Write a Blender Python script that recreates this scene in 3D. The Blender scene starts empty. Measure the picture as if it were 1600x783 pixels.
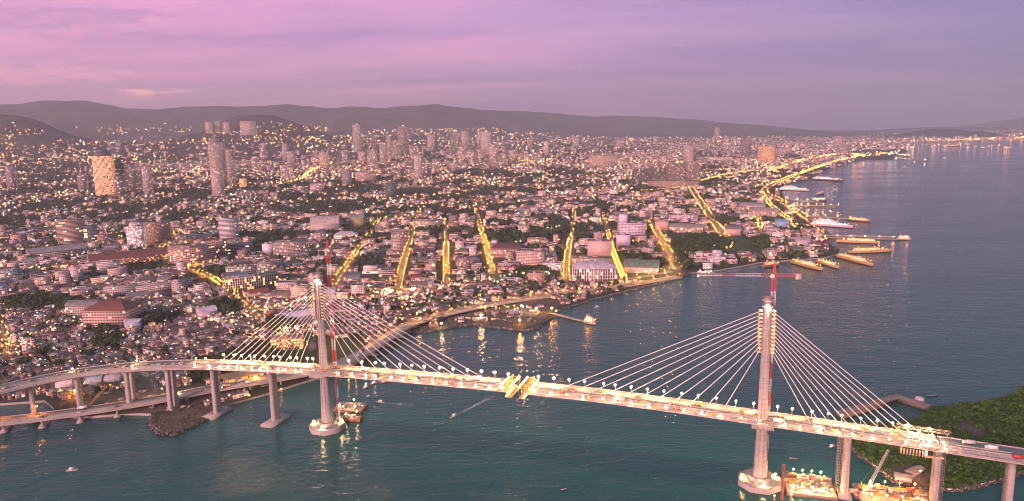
import bpy, math, random
import numpy as np
from math import radians, sin, cos, pi, hypot, atan2
from mathutils import Matrix, Vector
from mathutils.geometry import tessellate_polygon
import time as _time; _t0 = _time.time()
random.seed(11); rng = np.random.default_rng(11)
S = bpy.context.scene
COL = S.collection

# ------------------------------------------------------------------ camera
FPX, PITCH, ROLL, CAMH = 1106.0, radians(9.81), radians(-0.91), 280.0
FW = np.array([0, cos(PITCH), -sin(PITCH)]); R0 = np.array([1., 0, 0]); U0 = np.cross(R0, FW)
RT = cos(ROLL)*R0 + sin(ROLL)*U0; UP = -sin(ROLL)*R0 + cos(ROLL)*U0
cd = bpy.data.cameras.new('camera'); cam = bpy.data.objects.new('camera', cd); COL.objects.link(cam)
cd.sensor_width = 36; cd.lens = 36*FPX/1600; cd.clip_start = 1; cd.clip_end = 90000
cam.matrix_world = Matrix(((RT[0], UP[0], -FW[0], 0), (RT[1], UP[1], -FW[1], 0), (RT[2], UP[2], -FW[2], CAMH), (0, 0, 0, 1)))
S.camera = cam

# ------------------------------------------------------------------ sky, sun, exposure
SUN_EL, SUN_AZ = 15.0, -150.0            # low soft light from behind the left shoulder (azimuth from +Y)
W = bpy.data.worlds.new('World'); S.world = W; W.use_nodes = True
def build_world():
    nt = W.node_tree; N = nt.nodes; L = nt.links; N.clear()
    def nd(t, **k):
        n = N.new(t)
        for a, b in k.items(): setattr(n, a, b)
        return n
    def mth(op, a, b=None, clamp=False):
        n = nd('ShaderNodeMath', operation=op, use_clamp=clamp)
        for i, q in enumerate((a, b)):
            if q is None: continue
            if isinstance(q, (int, float)): n.inputs[i].default_value = q
            else: L.new(q, n.inputs[i])
        return n.outputs[0]
    def ramp(fac, stops):
        n = nd('ShaderNodeValToRGB'); e = n.color_ramp.elements
        while len(e) < len(stops): e.new(.5)
        for k, (p, c) in enumerate(stops): e[k].position = p; e[k].color = (*c, 1)
        L.new(fac, n.inputs[0]); return n.outputs[0]
    def mix(f, a, b, bt='MIX'):
        n = nd('ShaderNodeMix', data_type='RGBA', blend_type=bt)
        for i, q in ((0, f), (6, a), (7, b)):
            if isinstance(q, (int, float)): n.inputs[i].default_value = q
            elif isinstance(q, tuple): n.inputs[i].default_value = (*q, 1)
            else: L.new(q, n.inputs[i])
        return n.outputs[2]
    tc = nd('ShaderNodeTexCoord'); D = tc.outputs['Generated']
    sp = nd('ShaderNodeSeparateXYZ'); L.new(D, sp.inputs[0]); X, Y, Z = sp.outputs
    az = mth('ADD', mth('MULTIPLY', X, .5), .5)             # left .. right
    el = mth('MAXIMUM', Z, 0.0)
    low = ramp(az, [(.0, SKY['low'][0]), (.25, SKY['low'][1]), (.5, SKY['low'][2]), (.8, SKY['low'][3])])
    high = ramp(az, [(.0, SKY['high'][0]), (.25, SKY['high'][1]), (.5, SKY['high'][2]), (.8, SKY['high'][3])])
    base = mix(mth('MULTIPLY', el, 4.2, True), low, high)
    base = mix(mth('MULTIPLY', mth('SUBTRACT', el, .17), 3.2, True), base, SKY['zenith'])
    # cloud sheets: planar projection so that they flatten towards the horizon
    dv = nd('ShaderNodeVectorMath', operation='SCALE'); L.new(D, dv.inputs[0])
    L.new(mth('DIVIDE', 1.0, mth('ADD', el, .075)), dv.inputs['Scale'])
    def cloud(scale, loc, detail, lo, hi, sx=1., rot=0, rough=.6):
        mp = nd('ShaderNodeMapping'); L.new(dv.outputs[0], mp.inputs[0])
        mp.inputs['Location'].default_value = loc; mp.inputs['Scale'].default_value = (sx, 1, .6); mp.inputs['Rotation'].default_value = (0, 0, rot)
        nz = nd('ShaderNodeTexNoise'); L.new(mp.outputs[0], nz.inputs['Vector'])
        nz.inputs['Scale'].default_value = scale; nz.inputs['Detail'].default_value = detail
        nz.inputs['Roughness'].default_value = rough; nz.inputs['Distortion'].default_value = .5
        m = nd('ShaderNodeMapRange', interpolation_type='SMOOTHSTEP'); m.inputs[1].default_value = lo; m.inputs[2].default_value = hi
        L.new(nz.outputs[0], m.inputs[0]); return m.outputs[0]
    c1 = cloud(.42, (3.1, 1.7, 0), 6, .42, .64, .4, .25)      # violet grey sheets
    c2 = cloud(.7, (8.3, 2.2, 4), 8, .47, .66, .3, -.2)        # pink lit streaks
    c3 = cloud(1.5, (1.3, 7.7, 2), 9, .53, .64, .25, .1, .66)   # thin bright wisps
    base = mix(mth('MULTIPLY', c1, .95), base, mix(1.0, base, (.66, .68, .92), 'MULTIPLY'))
    base = mix(mth('MULTIPLY', c2, .9), base, mix(1.0, base, (1.42, 1.18, 1.12), 'MULTIPLY'))
    base = mix(mth('MULTIPLY', c3, .42), base, mix(1.0, base, (1.35, 1.3, 1.2), 'MULTIPLY'))
    # a few low cloud banks still catching the light (direction of each bank, size, ragged by noise)
    def bank(px, py, wx, wy, colr, amt, seed):
        d = FW + RT*(px-800)/FPX - UP*(py-391.5)/FPX; d = d/np.linalg.norm(d); u0 = d[0]/d[1]; v0 = d[2]/d[1]
        yy = mth('MAXIMUM', Y, .02)
        u = mth('DIVIDE', X, yy); v = mth('DIVIDE', Z, yy)
        cv = nd('ShaderNodeCombineXYZ'); L.new(mth('MULTIPLY', u, 22), cv.inputs[0]); L.new(mth('MULTIPLY', v, 130), cv.inputs[1]); cv.inputs[2].default_value = seed
        nz = nd('ShaderNodeTexNoise'); nz.inputs['Scale'].default_value = 1.0; nz.inputs['Detail'].default_value = 6; nz.inputs['Roughness'].default_value = .62
        L.new(cv.outputs[0], nz.inputs['Vector'])
        a = mth('POWER', mth('DIVIDE', mth('ABSOLUTE', mth('SUBTRACT', u, u0)), wx), 2)
        b = mth('POWER', mth('DIVIDE', mth('ABSOLUTE', mth('SUBTRACT', v, v0)), wy), 2)
        g = mth('SUBTRACT', 1.0, mth('ADD', a, b))
        f = mth('ADD', g, mth('MULTIPLY', mth('SUBTRACT', nz.outputs[0], .5), 3.6))
        m = nd('ShaderNodeMapRange', interpolation_type='SMOOTHSTEP'); m.inputs[1].default_value = .35; m.inputs[2].default_value = 1.0
        L.new(f, m.inputs[0])
        return mth('MULTIPLY', mth('MULTIPLY', m.outputs[0], mth('GREATER_THAN', g, -1.2)), amt)
    for px, py, wx, wy, c, amt, sd in ((208, 145, .036, .0075, (1.7, .72, .68), 1.0, 1), (275, 142, .042, .006, (1.5, .64, .70), .9, 2), (205, 157, .06, .009, (1.3, .52, .62), .8, 3),
            (840, 124, .050, .006, (.56, .34, .56), .55, 4), (1070, 123, .13, .005, (.50, .32, .55), .5, 5), (1440, 70, .085, .012, (.42, .25, .46), .6, 6),
            (790, 104, .035, .006, (.58, .34, .58), .45, 7), (90, 30, .22, .02, (.40, .22, .46), .55, 8), (190, 58, .18, .012, (.42, .22, .46), .5, 9), (40, 118, .2, .02, (1.2, .48, .62), .65, 10), (1560, 158, .04, .004, (.5, .26, .42), .5, 11)):
        base = mix(bank(px, py, wx, wy, c, amt, sd*3.7), base, c)
    sk = nd('ShaderNodeTexSky', sky_type='NISHITA'); sk.sun_disc = False
    sk.sun_elevation = radians(SUN_EL); sk.sun_rotation = radians(SUN_AZ); sk.altitude = 280; sk.dust_density = 3; sk.ozone_density = 4
    b1 = nd('ShaderNodeBackground'); L.new(sk.outputs[0], b1.inputs[0]); b1.inputs[1].default_value = .008
    b2 = nd('ShaderNodeBackground'); L.new(base, b2.inputs[0]); b2.inputs[1].default_value = SKY['strength']
    ad = nd('ShaderNodeAddShader'); L.new(b1.outputs[0], ad.inputs[0]); L.new(b2.outputs[0], ad.inputs[1])
    o = nd('ShaderNodeOutputWorld'); L.new(ad.outputs[0], o.inputs[0])
SKY = dict(low=[(.92, .41, .52), (.80, .37, .54), (.55, .30, .50), (.34, .27, .42)],
           high=[(.74, .30, .56), (.70, .30, .63), (.58, .29, .64), (.31, .22, .47)], zenith=(.06, .21, .26), strength=.92)
build_world()
W.cycles.sampling_method = 'NONE'          # the sky is smooth: no importance map needed
sl = bpy.data.lights.new('sun', 'SUN'); sl.energy = 4.8; sl.angle = radians(16); sl.color = (1.0, .52, .48)
sun = bpy.data.objects.new('sun', sl); COL.objects.link(sun)
sd = Vector((sin(radians(SUN_AZ))*cos(radians(SUN_EL)), cos(radians(SUN_AZ))*cos(radians(SUN_EL)), sin(radians(SUN_EL))))
sun.rotation_euler = sd.to_track_quat('Z', 'Y').to_euler()
S.view_settings.view_transform = 'Standard'; S.view_settings.look = 'None'; S.view_settings.exposure = .42; S.view_settings.gamma = 1
S.view_settings.use_curve_mapping = False
S.render.engine = 'CYCLES'
cy = S.cycles
cy.max_bounces = 5; cy.diffuse_bounces = 2; cy.glossy_bounces = 2; cy.transmission_bounces = 2; cy.volume_bounces = 3; cy.transparent_max_bounces = 6
cy.use_light_tree = True; cy.sample_clamp_indirect = 4; cy.caustics_reflective = False; cy.caustics_refractive = False
cy.use_denoising = True; cy.filter_width = 1.0; cy.use_adaptive_sampling = True; cy.adaptive_threshold = .02

# ------------------------------------------------------------------ geometry of the place
GZ = 2.5
def ray(px, py): return FW + RT*(px-800)/FPX - UP*(py-391.5)/FPX
def at(px, py, z=GZ):
    d = ray(px, py); t = (z-CAMH)/d[2]; return d[0]*t, d[1]*t
def pix(x, y, z):
    d = np.array([x, y, z-CAMH]); w = d@FW
    return 800+FPX*(d@RT)/w, 391.5-FPX*(d@UP)/w, w
def pixv(x, y, z):
    d = np.stack([x, y, z-CAMH], -1); w = d@FW
    return 800+FPX*(d@RT)/w, 391.5-FPX*(d@UP)/w, w
_lat = rng.random((257, 257))
def vnoise(x, y):
    x = np.asarray(x, float) % 256; y = np.asarray(y, float) % 256
    i = np.floor(x).astype(int); j = np.floor(y).astype(int); fx = x-i; fy = y-j
    fx = fx*fx*(3-2*fx); fy = fy*fy*(3-2*fy); i1 = (i+1) % 256; j1 = (j+1) % 256
    return (_lat[i, j]*(1-fx)+_lat[i1, j]*fx)*(1-fy)+(_lat[i, j1]*(1-fx)+_lat[i1, j1]*fx)*fy
def fbm(x, y, o=4):
    s = 0; a = .5
    for k in range(o): s = s+a*vnoise(x*2**k+17*k, y*2**k+31*k); a *= .5
    return s
_skp = np.array([-400, -200, 0, 50, 100, 160, 210, 260, 320, 400, 460, 520, 600, 680, 760, 830, 900, 1000, 1100, 1200, 1300, 1420], float)
_sky = np.array([170, 165, 158, 160, 153, 157, 166, 168, 166, 163, 160, 166, 165, 161, 169, 171, 178, 181, 184, 188, 192, 200], float)
_su = (_skp-800)/FPX; _shp = np.maximum(0, (212-.0156*_skp)-_sky)/FPX
def sstep(a, b, x): t = np.clip((x-a)/(b-a), 0, 1); return t*t*(3-2*t)
def T(x, y):
    x = np.asarray(x, float); y = np.asarray(y, float)
    q = (x-222)*-.85+(y-1204)*.53; r = np.hypot(x, y); u = x/np.maximum(y, 100)
    base = 2.2+.021*np.clip(q-1900, 0, 3400)
    r1 = 14500+np.clip((u+.12)*16000, 0, 4500)
    h1 = np.interp(u, _su, _shp)*r1/np.sqrt(1+u*u)+270*sstep(.62, .2, u)-30
    prof = np.where(r < r1, np.exp(-((r-r1)/3600)**2), np.exp(-((r-r1)/5200)**2))
    n = .35-np.abs(fbm(x/1700, y/1700, 5)-.48)*2.6; n2 = fbm(x/420+9, y/420, 4)-.47
    hill = h1*prof*(1+.0*n)+(n*250+n2*110-80)*sstep(.08, .6, prof)*sstep(.97, .7, prof)*np.minimum(1, h1/500)
    hill = hill+(n2*70+(fbm(x/1100+3, y/1100, 3)-.5)*150)*sstep(.8, 1, prof)*np.clip(h1/500, .2, 1)
    f1 = 330*np.exp(-((u+.36)/.13)**2)*np.exp(-((r-7400)/1050)**2)
    f2 = 290*np.exp(-((u+.70)/.16)**2)*np.exp(-((r-7600)/1250)**2)
    f3 = 150*np.exp(-((u+.05)/.2)**2)*np.exp(-((r-8600)/900)**2)
    f = (f1+f2+f3)*(1+1.0*n+.5*n2)
    return np.maximum(base, hill)+f*sstep(4200, 5600, q)
_lt = 500.*1.0065**np.arange(560)
def land(px, py):
    """where the sight line of a photo pixel meets the ground (real terrain)"""
    d = ray(px, py)
    t0 = (GZ-CAMH)/d[2] if d[2] < -1e-6 else 1e9
    if t0 < 2000: return d[0]*t0, d[1]*t0, GZ
    t = _lt[(_lt > 1900) & (_lt < min(t0*1.01, 19000))]; h = np.maximum(GZ, T(d[0]*t, d[1]*t)); g = CAMH+d[2]*t-h; k = np.nonzero(g < 0)[0]
    if len(k) == 0:
        q = min(t0, 19000.); return d[0]*q, d[1]*q, GZ
    k = k[0]
    if k == 0: q = t[0]
    else: f = g[k-1]/(g[k-1]-g[k]); q = t[k-1]+(t[k]-t[k-1])*f
    return d[0]*q, d[1]*q, max(GZ, float(T(d[0]*q, d[1]*q)))
def inpoly(x, y, P):
    x = np.asarray(x, float); y = np.asarray(y, float); c = np.zeros(x.shape, bool); n = len(P)
    for i in range(n):
        x1, y1 = P[i]; x2, y2 = P[i-1]
        if y1 == y2: continue
        m = ((y1 > y) != (y2 > y)) & (x < (x2-x1)*(y-y1)/(y2-y1)+x1); c ^= m
    return c

# ------------------------------------------------------------------ mesh builder
ORG = {}
class MB:
    def __init__(s): s.v = []; s.n = 0; s.lp = []; s.tt = []; s.mt = []; s.cl = []; s.uv = []
    def raw(s, V, F, col=(1, 1, 1), mat=0, uv=None):
        """V (n,3); F (m,k) int; col (3,) or (m,3); mat int or (m,)"""
        V = np.asarray(V, float).reshape(-1, 3); F = np.asarray(F, int); m, k = F.shape
        s.v.append(V); s.lp.append((F+s.n).ravel()); s.n += len(V); s.tt.append(np.full(m, k))
        c = np.asarray(col, float); s.cl.append(np.broadcast_to(c, (m, 3))); s.mt.append(np.broadcast_to(np.asarray(mat), (m,)))
        s.uv.append(np.zeros((m*k, 2)) if uv is None else np.asarray(uv, float).reshape(-1, 2)); return s
    def poly(s, V, F, col=(1, 1, 1), mat=0):
        for f in F: s.raw([V[i] for i in f], [list(range(len(f)))], col, mat)
        return s
    def box(s, x, y, z, w, d, h, rot=0, col=(1, 1, 1), mat=0, top=None, topmat=None, taper=1., uv0=0):
        c, q = cos(rot), sin(rot); V = []
        for zz, k in ((z, 1.), (z+h, taper)):
            for a, b in ((-1, -1), (1, -1), (1, 1), (-1, 1)):
                lx, ly = a*w/2*k, b*d/2*k; V.append((x+lx*c-ly*q, y+lx*q+ly*c, zz))
        F = [(0, 1, 5, 4), (1, 2, 6, 5), (2, 3, 7, 6), (3, 0, 4, 7), (4, 5, 6, 7), (3, 2, 1, 0)]
        uv = []; o = uv0
        for L_ in (w, d, w, d): uv += [(o, 0), (o+L_, 0), (o+L_, h), (o, h)]; o += math.ceil(L_/3.2)*3.2
        uv += [(0, 0)]*8
        cl = [col]*4+[top or col]*2; mt = [mat]*4+[mat if topmat is None else topmat]*2
        return s.raw(V, F, cl, mt, uv)
    def obox(s, c, ax, ay, az, col=(1, 1, 1), mat=0):
        c, ax, ay, az = (np.asarray(q, float) for q in (c, ax, ay, az)); V = []
        for k in (-1, 1):
            for a, b in ((-1, -1), (1, -1), (1, 1), (-1, 1)): V.append(c+ax*a+ay*b+az*k)
        return s.raw(V, [(0, 1, 5, 4), (1, 2, 6, 5), (2, 3, 7, 6), (3, 0, 4, 7), (4, 5, 6, 7), (3, 2, 1, 0)], col, mat)
    def bar(s, p0, p1, r, k=4, col=(1, 1, 1), mat=0, r1=None, cap=True):
        p0 = np.asarray(p0, float); p1 = np.asarray(p1, float); d = p1-p0; L_ = np.linalg.norm(d)
        if L_ < 1e-6: return s
        d /= L_; a = np.cross(d, (0, 0, 1.) if abs(d[2]) < .9 else (1., 0, 0)); a /= np.linalg.norm(a); b = np.cross(d, a); r1 = r if r1 is None else r1
        th = (np.arange(k)+.5)*2*pi/k; ring = np.cos(th)[:, None]*a+np.sin(th)[:, None]*b
        V = np.concatenate([p0+ring*r, p1+ring*r1]); F = [(i, (i+1) % k, k+(i+1) % k, k+i) for i in range(k)]
        s.raw(V, F, col, mat)
        if cap and k >= 3: s.raw(V, [list(range(k))[::-1]], col, mat); s.raw(V, [list(range(k, 2*k))], col, mat)
        return s
    def truss(s, p0, p1, w, n, r=.15, w1=None, col=(1, 1, 1), mat=0, tri=False, up=(0, 0, 1.)):
        p0 = np.asarray(p0, float); p1 = np.asarray(p1, float); d = p1-p0; d /= np.linalg.norm(d)
        up = np.asarray(up, float)
        a = np.cross(d, up if abs(d@up) < .9 else (1., 0, 0)); a /= np.linalg.norm(a); b = np.cross(a, d); w1 = w if w1 is None else w1
        cs = [(-1, -1), (1, -1), (1, 1), (-1, 1)] if not tri else [(-1, -1), (1, -1), (0, 1)]
        P = [[p0+(p1-p0)*i/n+(a*x+b*y)*(w+(w1-w)*i/n)/2 for x, y in cs] for i in range(n+1)]; m = len(cs)
        for j in range(m):
            for i in range(n):
                cc = col if not callable(col) else col(i/n)
                s.bar(P[i][j], P[i+1][j], r, 4, cc, mat, cap=False)
                s.bar(P[i][j], P[i+1][(j+1) % m], r*.7, 3, cc, mat, cap=False)
        return s
    def ball(s, c, r, col=(1, 1, 1), mat=0, hi=False):
        V = np.array([(1, 0, 0), (-1, 0, 0), (0, 1, 0), (0, -1, 0), (0, 0, 1), (0, 0, -1)], float)
        F = [(0, 2, 4), (2, 1, 4), (1, 3, 4), (3, 0, 4), (2, 0, 5), (1, 2, 5), (3, 1, 5), (0, 3, 5)]
        if hi:
            V = [list(v) for v in V]; G_ = []
            def md(i, j):
                q = np.array(V[i])+np.array(V[j]); q /= np.linalg.norm(q); V.append(list(q)); return len(V)-1
            for (i, j, k) in F: a, b, d = md(i, j), md(j, k), md(k, i); G_ += [(i, a, d), (a, j, b), (d, b, k), (a, b, d)]
            F = G_; V = np.array(V)
        return s.raw(np.asarray(c)+V*np.asarray(r), F, col, mat)
    def hood(s, c, k, col, sh, ml=0, ms=1, dp=.36):
        """a road lantern: opaque hood on top, shallow glowing bowl below"""
        x, y, z = c; q = [(-1, -1), (1, -1), (1, 1), (-1, 1)]
        s.raw([(x+a*k, y+b*k, z) for a, b in q]+[(x, y, z-k*dp)], [(1, 0, 4), (2, 1, 4), (3, 2, 4), (0, 3, 4)], col, ml)
        return s.raw([(x+a*k*1.08, y+b*k*1.08, z+.01) for a, b in q]+[(x, y, z+k*.3)], [(0, 1, 4), (1, 2, 4), (2, 3, 4), (3, 0, 4)], sh, ms)
    def sweep(s, path, sec, col=(1, 1, 1), mat=0, closed=True, nrm=None, caps=True):
        """path (n,3), sec list of (offset to the left, dz)"""
        P = np.asarray(path, float); n = len(P); t = np.gradient(P[:, :2], axis=0); t /= np.linalg.norm(t, axis=1)[:, None]
        nn = np.stack([-t[:, 1], t[:, 0]], 1); sec = np.asarray(sec, float); k = len(sec)
        V = np.zeros((n, k, 3)); V[:, :, :2] = P[:, None, :2]+nn[:, None, :]*sec[None, :, :1]; V[:, :, 2] = P[:, None, 2]+sec[None, :, 1]
        F = []
        for i in range(n-1):
            for j in range(k if closed else k-1):
                j2 = (j+1) % k; F.append((i*k+j, (i+1)*k+j, (i+1)*k+j2, i*k+j2))
        s.raw(V.reshape(-1, 3), F, col, mat)
        if caps and closed: s.raw(V[0], [list(range(k))], col, mat); s.raw(V[-1], [list(range(k))[::-1]], col, mat)
        return s
    def loft(s, rings, col=(1, 1, 1), mat=0, capb=True, capt=True, topmat=None, topcol=None):
        k = len(rings[0]); V = np.concatenate([np.asarray(r, float) for r in rings]); F = []
        for i in range(len(rings)-1):
            for j in range(k): F.append((i*k+j, i*k+(j+1) % k, (i+1)*k+(j+1) % k, (i+1)*k+j))
        s.raw(V, F, col, mat)
        if capb: s.raw(rings[0], [list(range(k))[::-1]], col, mat)
        if capt: s.raw(rings[-1], [list(range(k))], topcol or col, mat if topmat is None else topmat)
        return s
    def mesh(s, name, off=(0, 0, 0), smooth=False):
        m = bpy.data.meshes.new(name)
        if not s.v: return m
        V = np.concatenate(s.v)-np.asarray(off, float); lp = np.concatenate(s.lp); tt = np.concatenate(s.tt)
        m.vertices.add(len(V)); m.vertices.foreach_set('co', V.astype(np.float32).ravel())
        m.loops.add(len(lp)); m.loops.foreach_set('vertex_index', lp.astype(np.int32))
        m.polygons.add(len(tt)); st = np.concatenate([[0], np.cumsum(tt)[:-1]])
        m.polygons.foreach_set('loop_start', st.astype(np.int32))
        m.polygons.foreach_set('loop_total', tt.astype(np.int32))
        m.polygons.foreach_set('material_index', np.concatenate(s.mt).astype(np.int32))
        if smooth: m.polygons.foreach_set('use_smooth', np.ones(len(tt), bool))
        m.update(calc_edges=True)
        ca = m.attributes.new('Col', 'FLOAT_COLOR', 'FACE'); c = np.concatenate(s.cl); ca.data.foreach_set('color', np.concatenate([c, np.ones((len(c), 1))], 1).astype(np.float32).ravel())
        ul = m.uv_layers.new(name='UVMap'); ul.data.foreach_set('uv', np.concatenate(s.uv).astype(np.float32).ravel())
        return m
    def lampsplit(s, mats):
        """lit lamp faces get one plain emitting material per colour and power"""
        if 'lamp' not in mats or not s.v: return mats
        k = mats.index('lamp'); mt = np.concatenate(s.mt).copy(); cl = np.concatenate(s.cl); f = np.nonzero(mt == k)[0]; c = cl[f]; p = np.maximum(c.max(1), .01); e = np.round(np.log2(p)*3)/3; h = np.round(c/p[:, None], 2)
        st = np.concatenate([[0], np.cumsum(np.concatenate(s.tt))[:-1]]); fy = np.concatenate(s.v)[np.concatenate(s.lp)[st[f]], 1]
        key = np.column_stack([h, e, fy > 3300]); u, inv = np.unique(key, axis=0, return_inverse=True); inv = inv.ravel()
        for j, q in enumerate(u):
            nm = 'lamp_%d_%d_%d_%.1f_%d' % (q[0]*100, q[1]*100, q[2]*100, q[3], q[4])
            if nm not in M:
                m = bpy.data.materials.new('lamp_light'); m.use_nodes = True; N = m.node_tree.nodes; N.clear(); o = N.new('ShaderNodeOutputMaterial'); em = N.new('ShaderNodeEmission')
                em.inputs[0].default_value = (q[0], q[1], q[2], 1); em.inputs[1].default_value = 2**q[3]; m.node_tree.links.new(em.outputs[0], o.inputs[0]); m.cycles.emission_sampling = 'NONE' if q[4] else 'FRONT'; M[nm] = m
            if nm not in mats: mats.append(nm)
            mt[f[inv == j]] = mats.index(nm)
        s.mt = [mt]; return mats
    def build(s, name, mats, parent=None, smooth=False, kind=None, label=None):
        org = ORG.get(parent.name, (0, 0, 0)) if parent else (0, 0, 0)
        mats = s.lampsplit(list(mats) if isinstance(mats, (list, tuple)) else [mats])
        m = s.mesh(name, org, smooth)
        for q in mats: m.materials.append(M[q])
        o = bpy.data.objects.new(name, m); COL.objects.link(o)
        if parent: o.parent = parent; ORG[o.name] = org
        if kind: o['kind'] = kind
        if label: o['label'] = label
        return o
def tag(o, label, cat, group=None, kind=None):
    o['label'] = label; o['category'] = cat
    if group: o['group'] = group
    if kind: o['kind'] = kind
    return o
def thing(name, loc, label, cat, group=None):
    o = bpy.data.objects.new(name, None); COL.objects.link(o); o.location = loc; o.empty_display_size = 1
    ORG[o.name] = tuple(float(q) for q in loc); return tag(o, label, cat, group)
def dup(root, loc, rz=0, label=None, group=None):
    r = root.copy(); COL.objects.link(r); r.location = loc; r.rotation_euler = (0, 0, rz); ORG[r.name] = tuple(loc)
    if label: r['label'] = label
    if group: r['group'] = group
    for ch in list(root.children):
        c = ch.copy(); COL.objects.link(c); c.parent = r
        for g in ch.children: e = g.copy(); COL.objects.link(e); e.parent = c
    return r

# ------------------------------------------------------------------ materials
M = {}
def mat(name, base=(.5, .5, .5), rough=.7, attr=False, emit=None, es=0., noise=None, bump=None, metal=0., spec=.4, emit_attr=False, sample=True, extra=None):
    m = bpy.data.materials.new(name); m.use_nodes = True; nt = m.node_tree; N = nt.nodes; L = nt.links
    b = N['Principled BSDF']; b.inputs['Roughness'].default_value = rough; b.inputs['Metallic'].default_value = metal; b.inputs['Specular IOR Level'].default_value = spec
    b.inputs['Base Color'].default_value = (*base, 1); src = None
    if attr or emit_attr:
        a = N.new('ShaderNodeAttribute'); a.attribute_name = 'Col'; src = a.outputs['Color']
    if emit_attr:
        L.new(src, b.inputs['Emission Color']); b.inputs['Emission Strength'].default_value = es; b.inputs['Base Color'].default_value = (.8, .75, .65, 1)
    else:
        if noise:
            sc, amt, dark = noise
            tc = N.new('ShaderNodeTexCoord'); nz = N.new('ShaderNodeTexNoise'); nz.inputs['Scale'].default_value = sc; nz.inputs['Detail'].default_value = 5; nz.inputs['Roughness'].default_value = .65
            L.new(tc.outputs['Object'], nz.inputs['Vector'])
            mr = N.new('ShaderNodeMapRange'); mr.inputs[1].default_value = .38; mr.inputs[2].default_value = .66; L.new(nz.outputs[0], mr.inputs[0])
            mf = N.new('ShaderNodeMath'); mf.operation = 'MULTIPLY'; mf.inputs[1].default_value = amt; L.new(mr.outputs[0], mf.inputs[0])
            mx = N.new('ShaderNodeMix'); mx.data_type = 'RGBA'; L.new(mf.outputs[0], mx.inputs[0])
            if src: L.new(src, mx.inputs[6])
            else: mx.inputs[6].default_value = (*base, 1)
            mx.inputs[7].default_value = (*dark, 1); src = mx.outputs[2]
        if src: L.new(src, b.inputs['Base Color'])
        if emit: b.inputs['Emission Color'].default_value = (*emit, 1); b.inputs['Emission Strength'].default_value = es
    if bump:
        sc, st = bump; tc = N.new('ShaderNodeTexCoord'); nz = N.new('ShaderNodeTexNoise'); nz.inputs['Scale'].default_value = sc; nz.inputs['Detail'].default_value = 4
        L.new(tc.outputs['Object'], nz.inputs['Vector']); bp = N.new('ShaderNodeBump'); bp.inputs['Strength'].default_value = st; bp.inputs['Distance'].default_value = .3
        L.new(nz.outputs[0], bp.inputs['Height']); L.new(bp.outputs[0], b.inputs['Normal'])
    if not sample: m.cycles.emission_sampling = 'NONE'
    M[name] = m; return m
mat('concrete', (.42, .38, .36), .85, noise=(.12, .45, (.25, .22, .2)))
mat('painted', attr=True, rough=.6, noise=(.3, .3, (.2, .17, .15)))
mat('plain', attr=True, rough=.55)
mat('asphalt', (.17, .155, .15), .85, noise=(.06, .5, (.10, .09, .085)))
mat('deckroad', (.48, .41, .38), .85, noise=(.09, .6, (.28, .23, .21)))
mat('cable', (.82, .78, .8), .5)
mat('rock', (.16, .13, .12), .95, attr=True, noise=(.5, .6, (.06, .05, .05)))
mat('roof', attr=True, rough=.75, noise=(.11, .55, (.13, .09, .08)))
mat('glass', (.03, .035, .045), .15, spec=.7)
mat('lamp', emit_attr=True, es=1.0)
mat('glow', emit_attr=True, es=1.0, sample=False)
mat('foliage', (.05, .085, .03), .85, attr=True, spec=.15)
mat('bark', (.09, .06, .045), .9)
mat('foam', (.72, .72, .74), .9)
mat('steel', (.33, .33, .35), .5, metal=.2)
mat('field', (.06, .10, .035), .95, noise=(.05, .6, (.10, .085, .05)))
mat('scrub', (.09, .08, .05), .95, noise=(.04, .8, (.17, .135, .115)))
mat('dirt', (.16, .12, .095), .95, noise=(.05, .85, (.07, .06, .045)))
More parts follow.
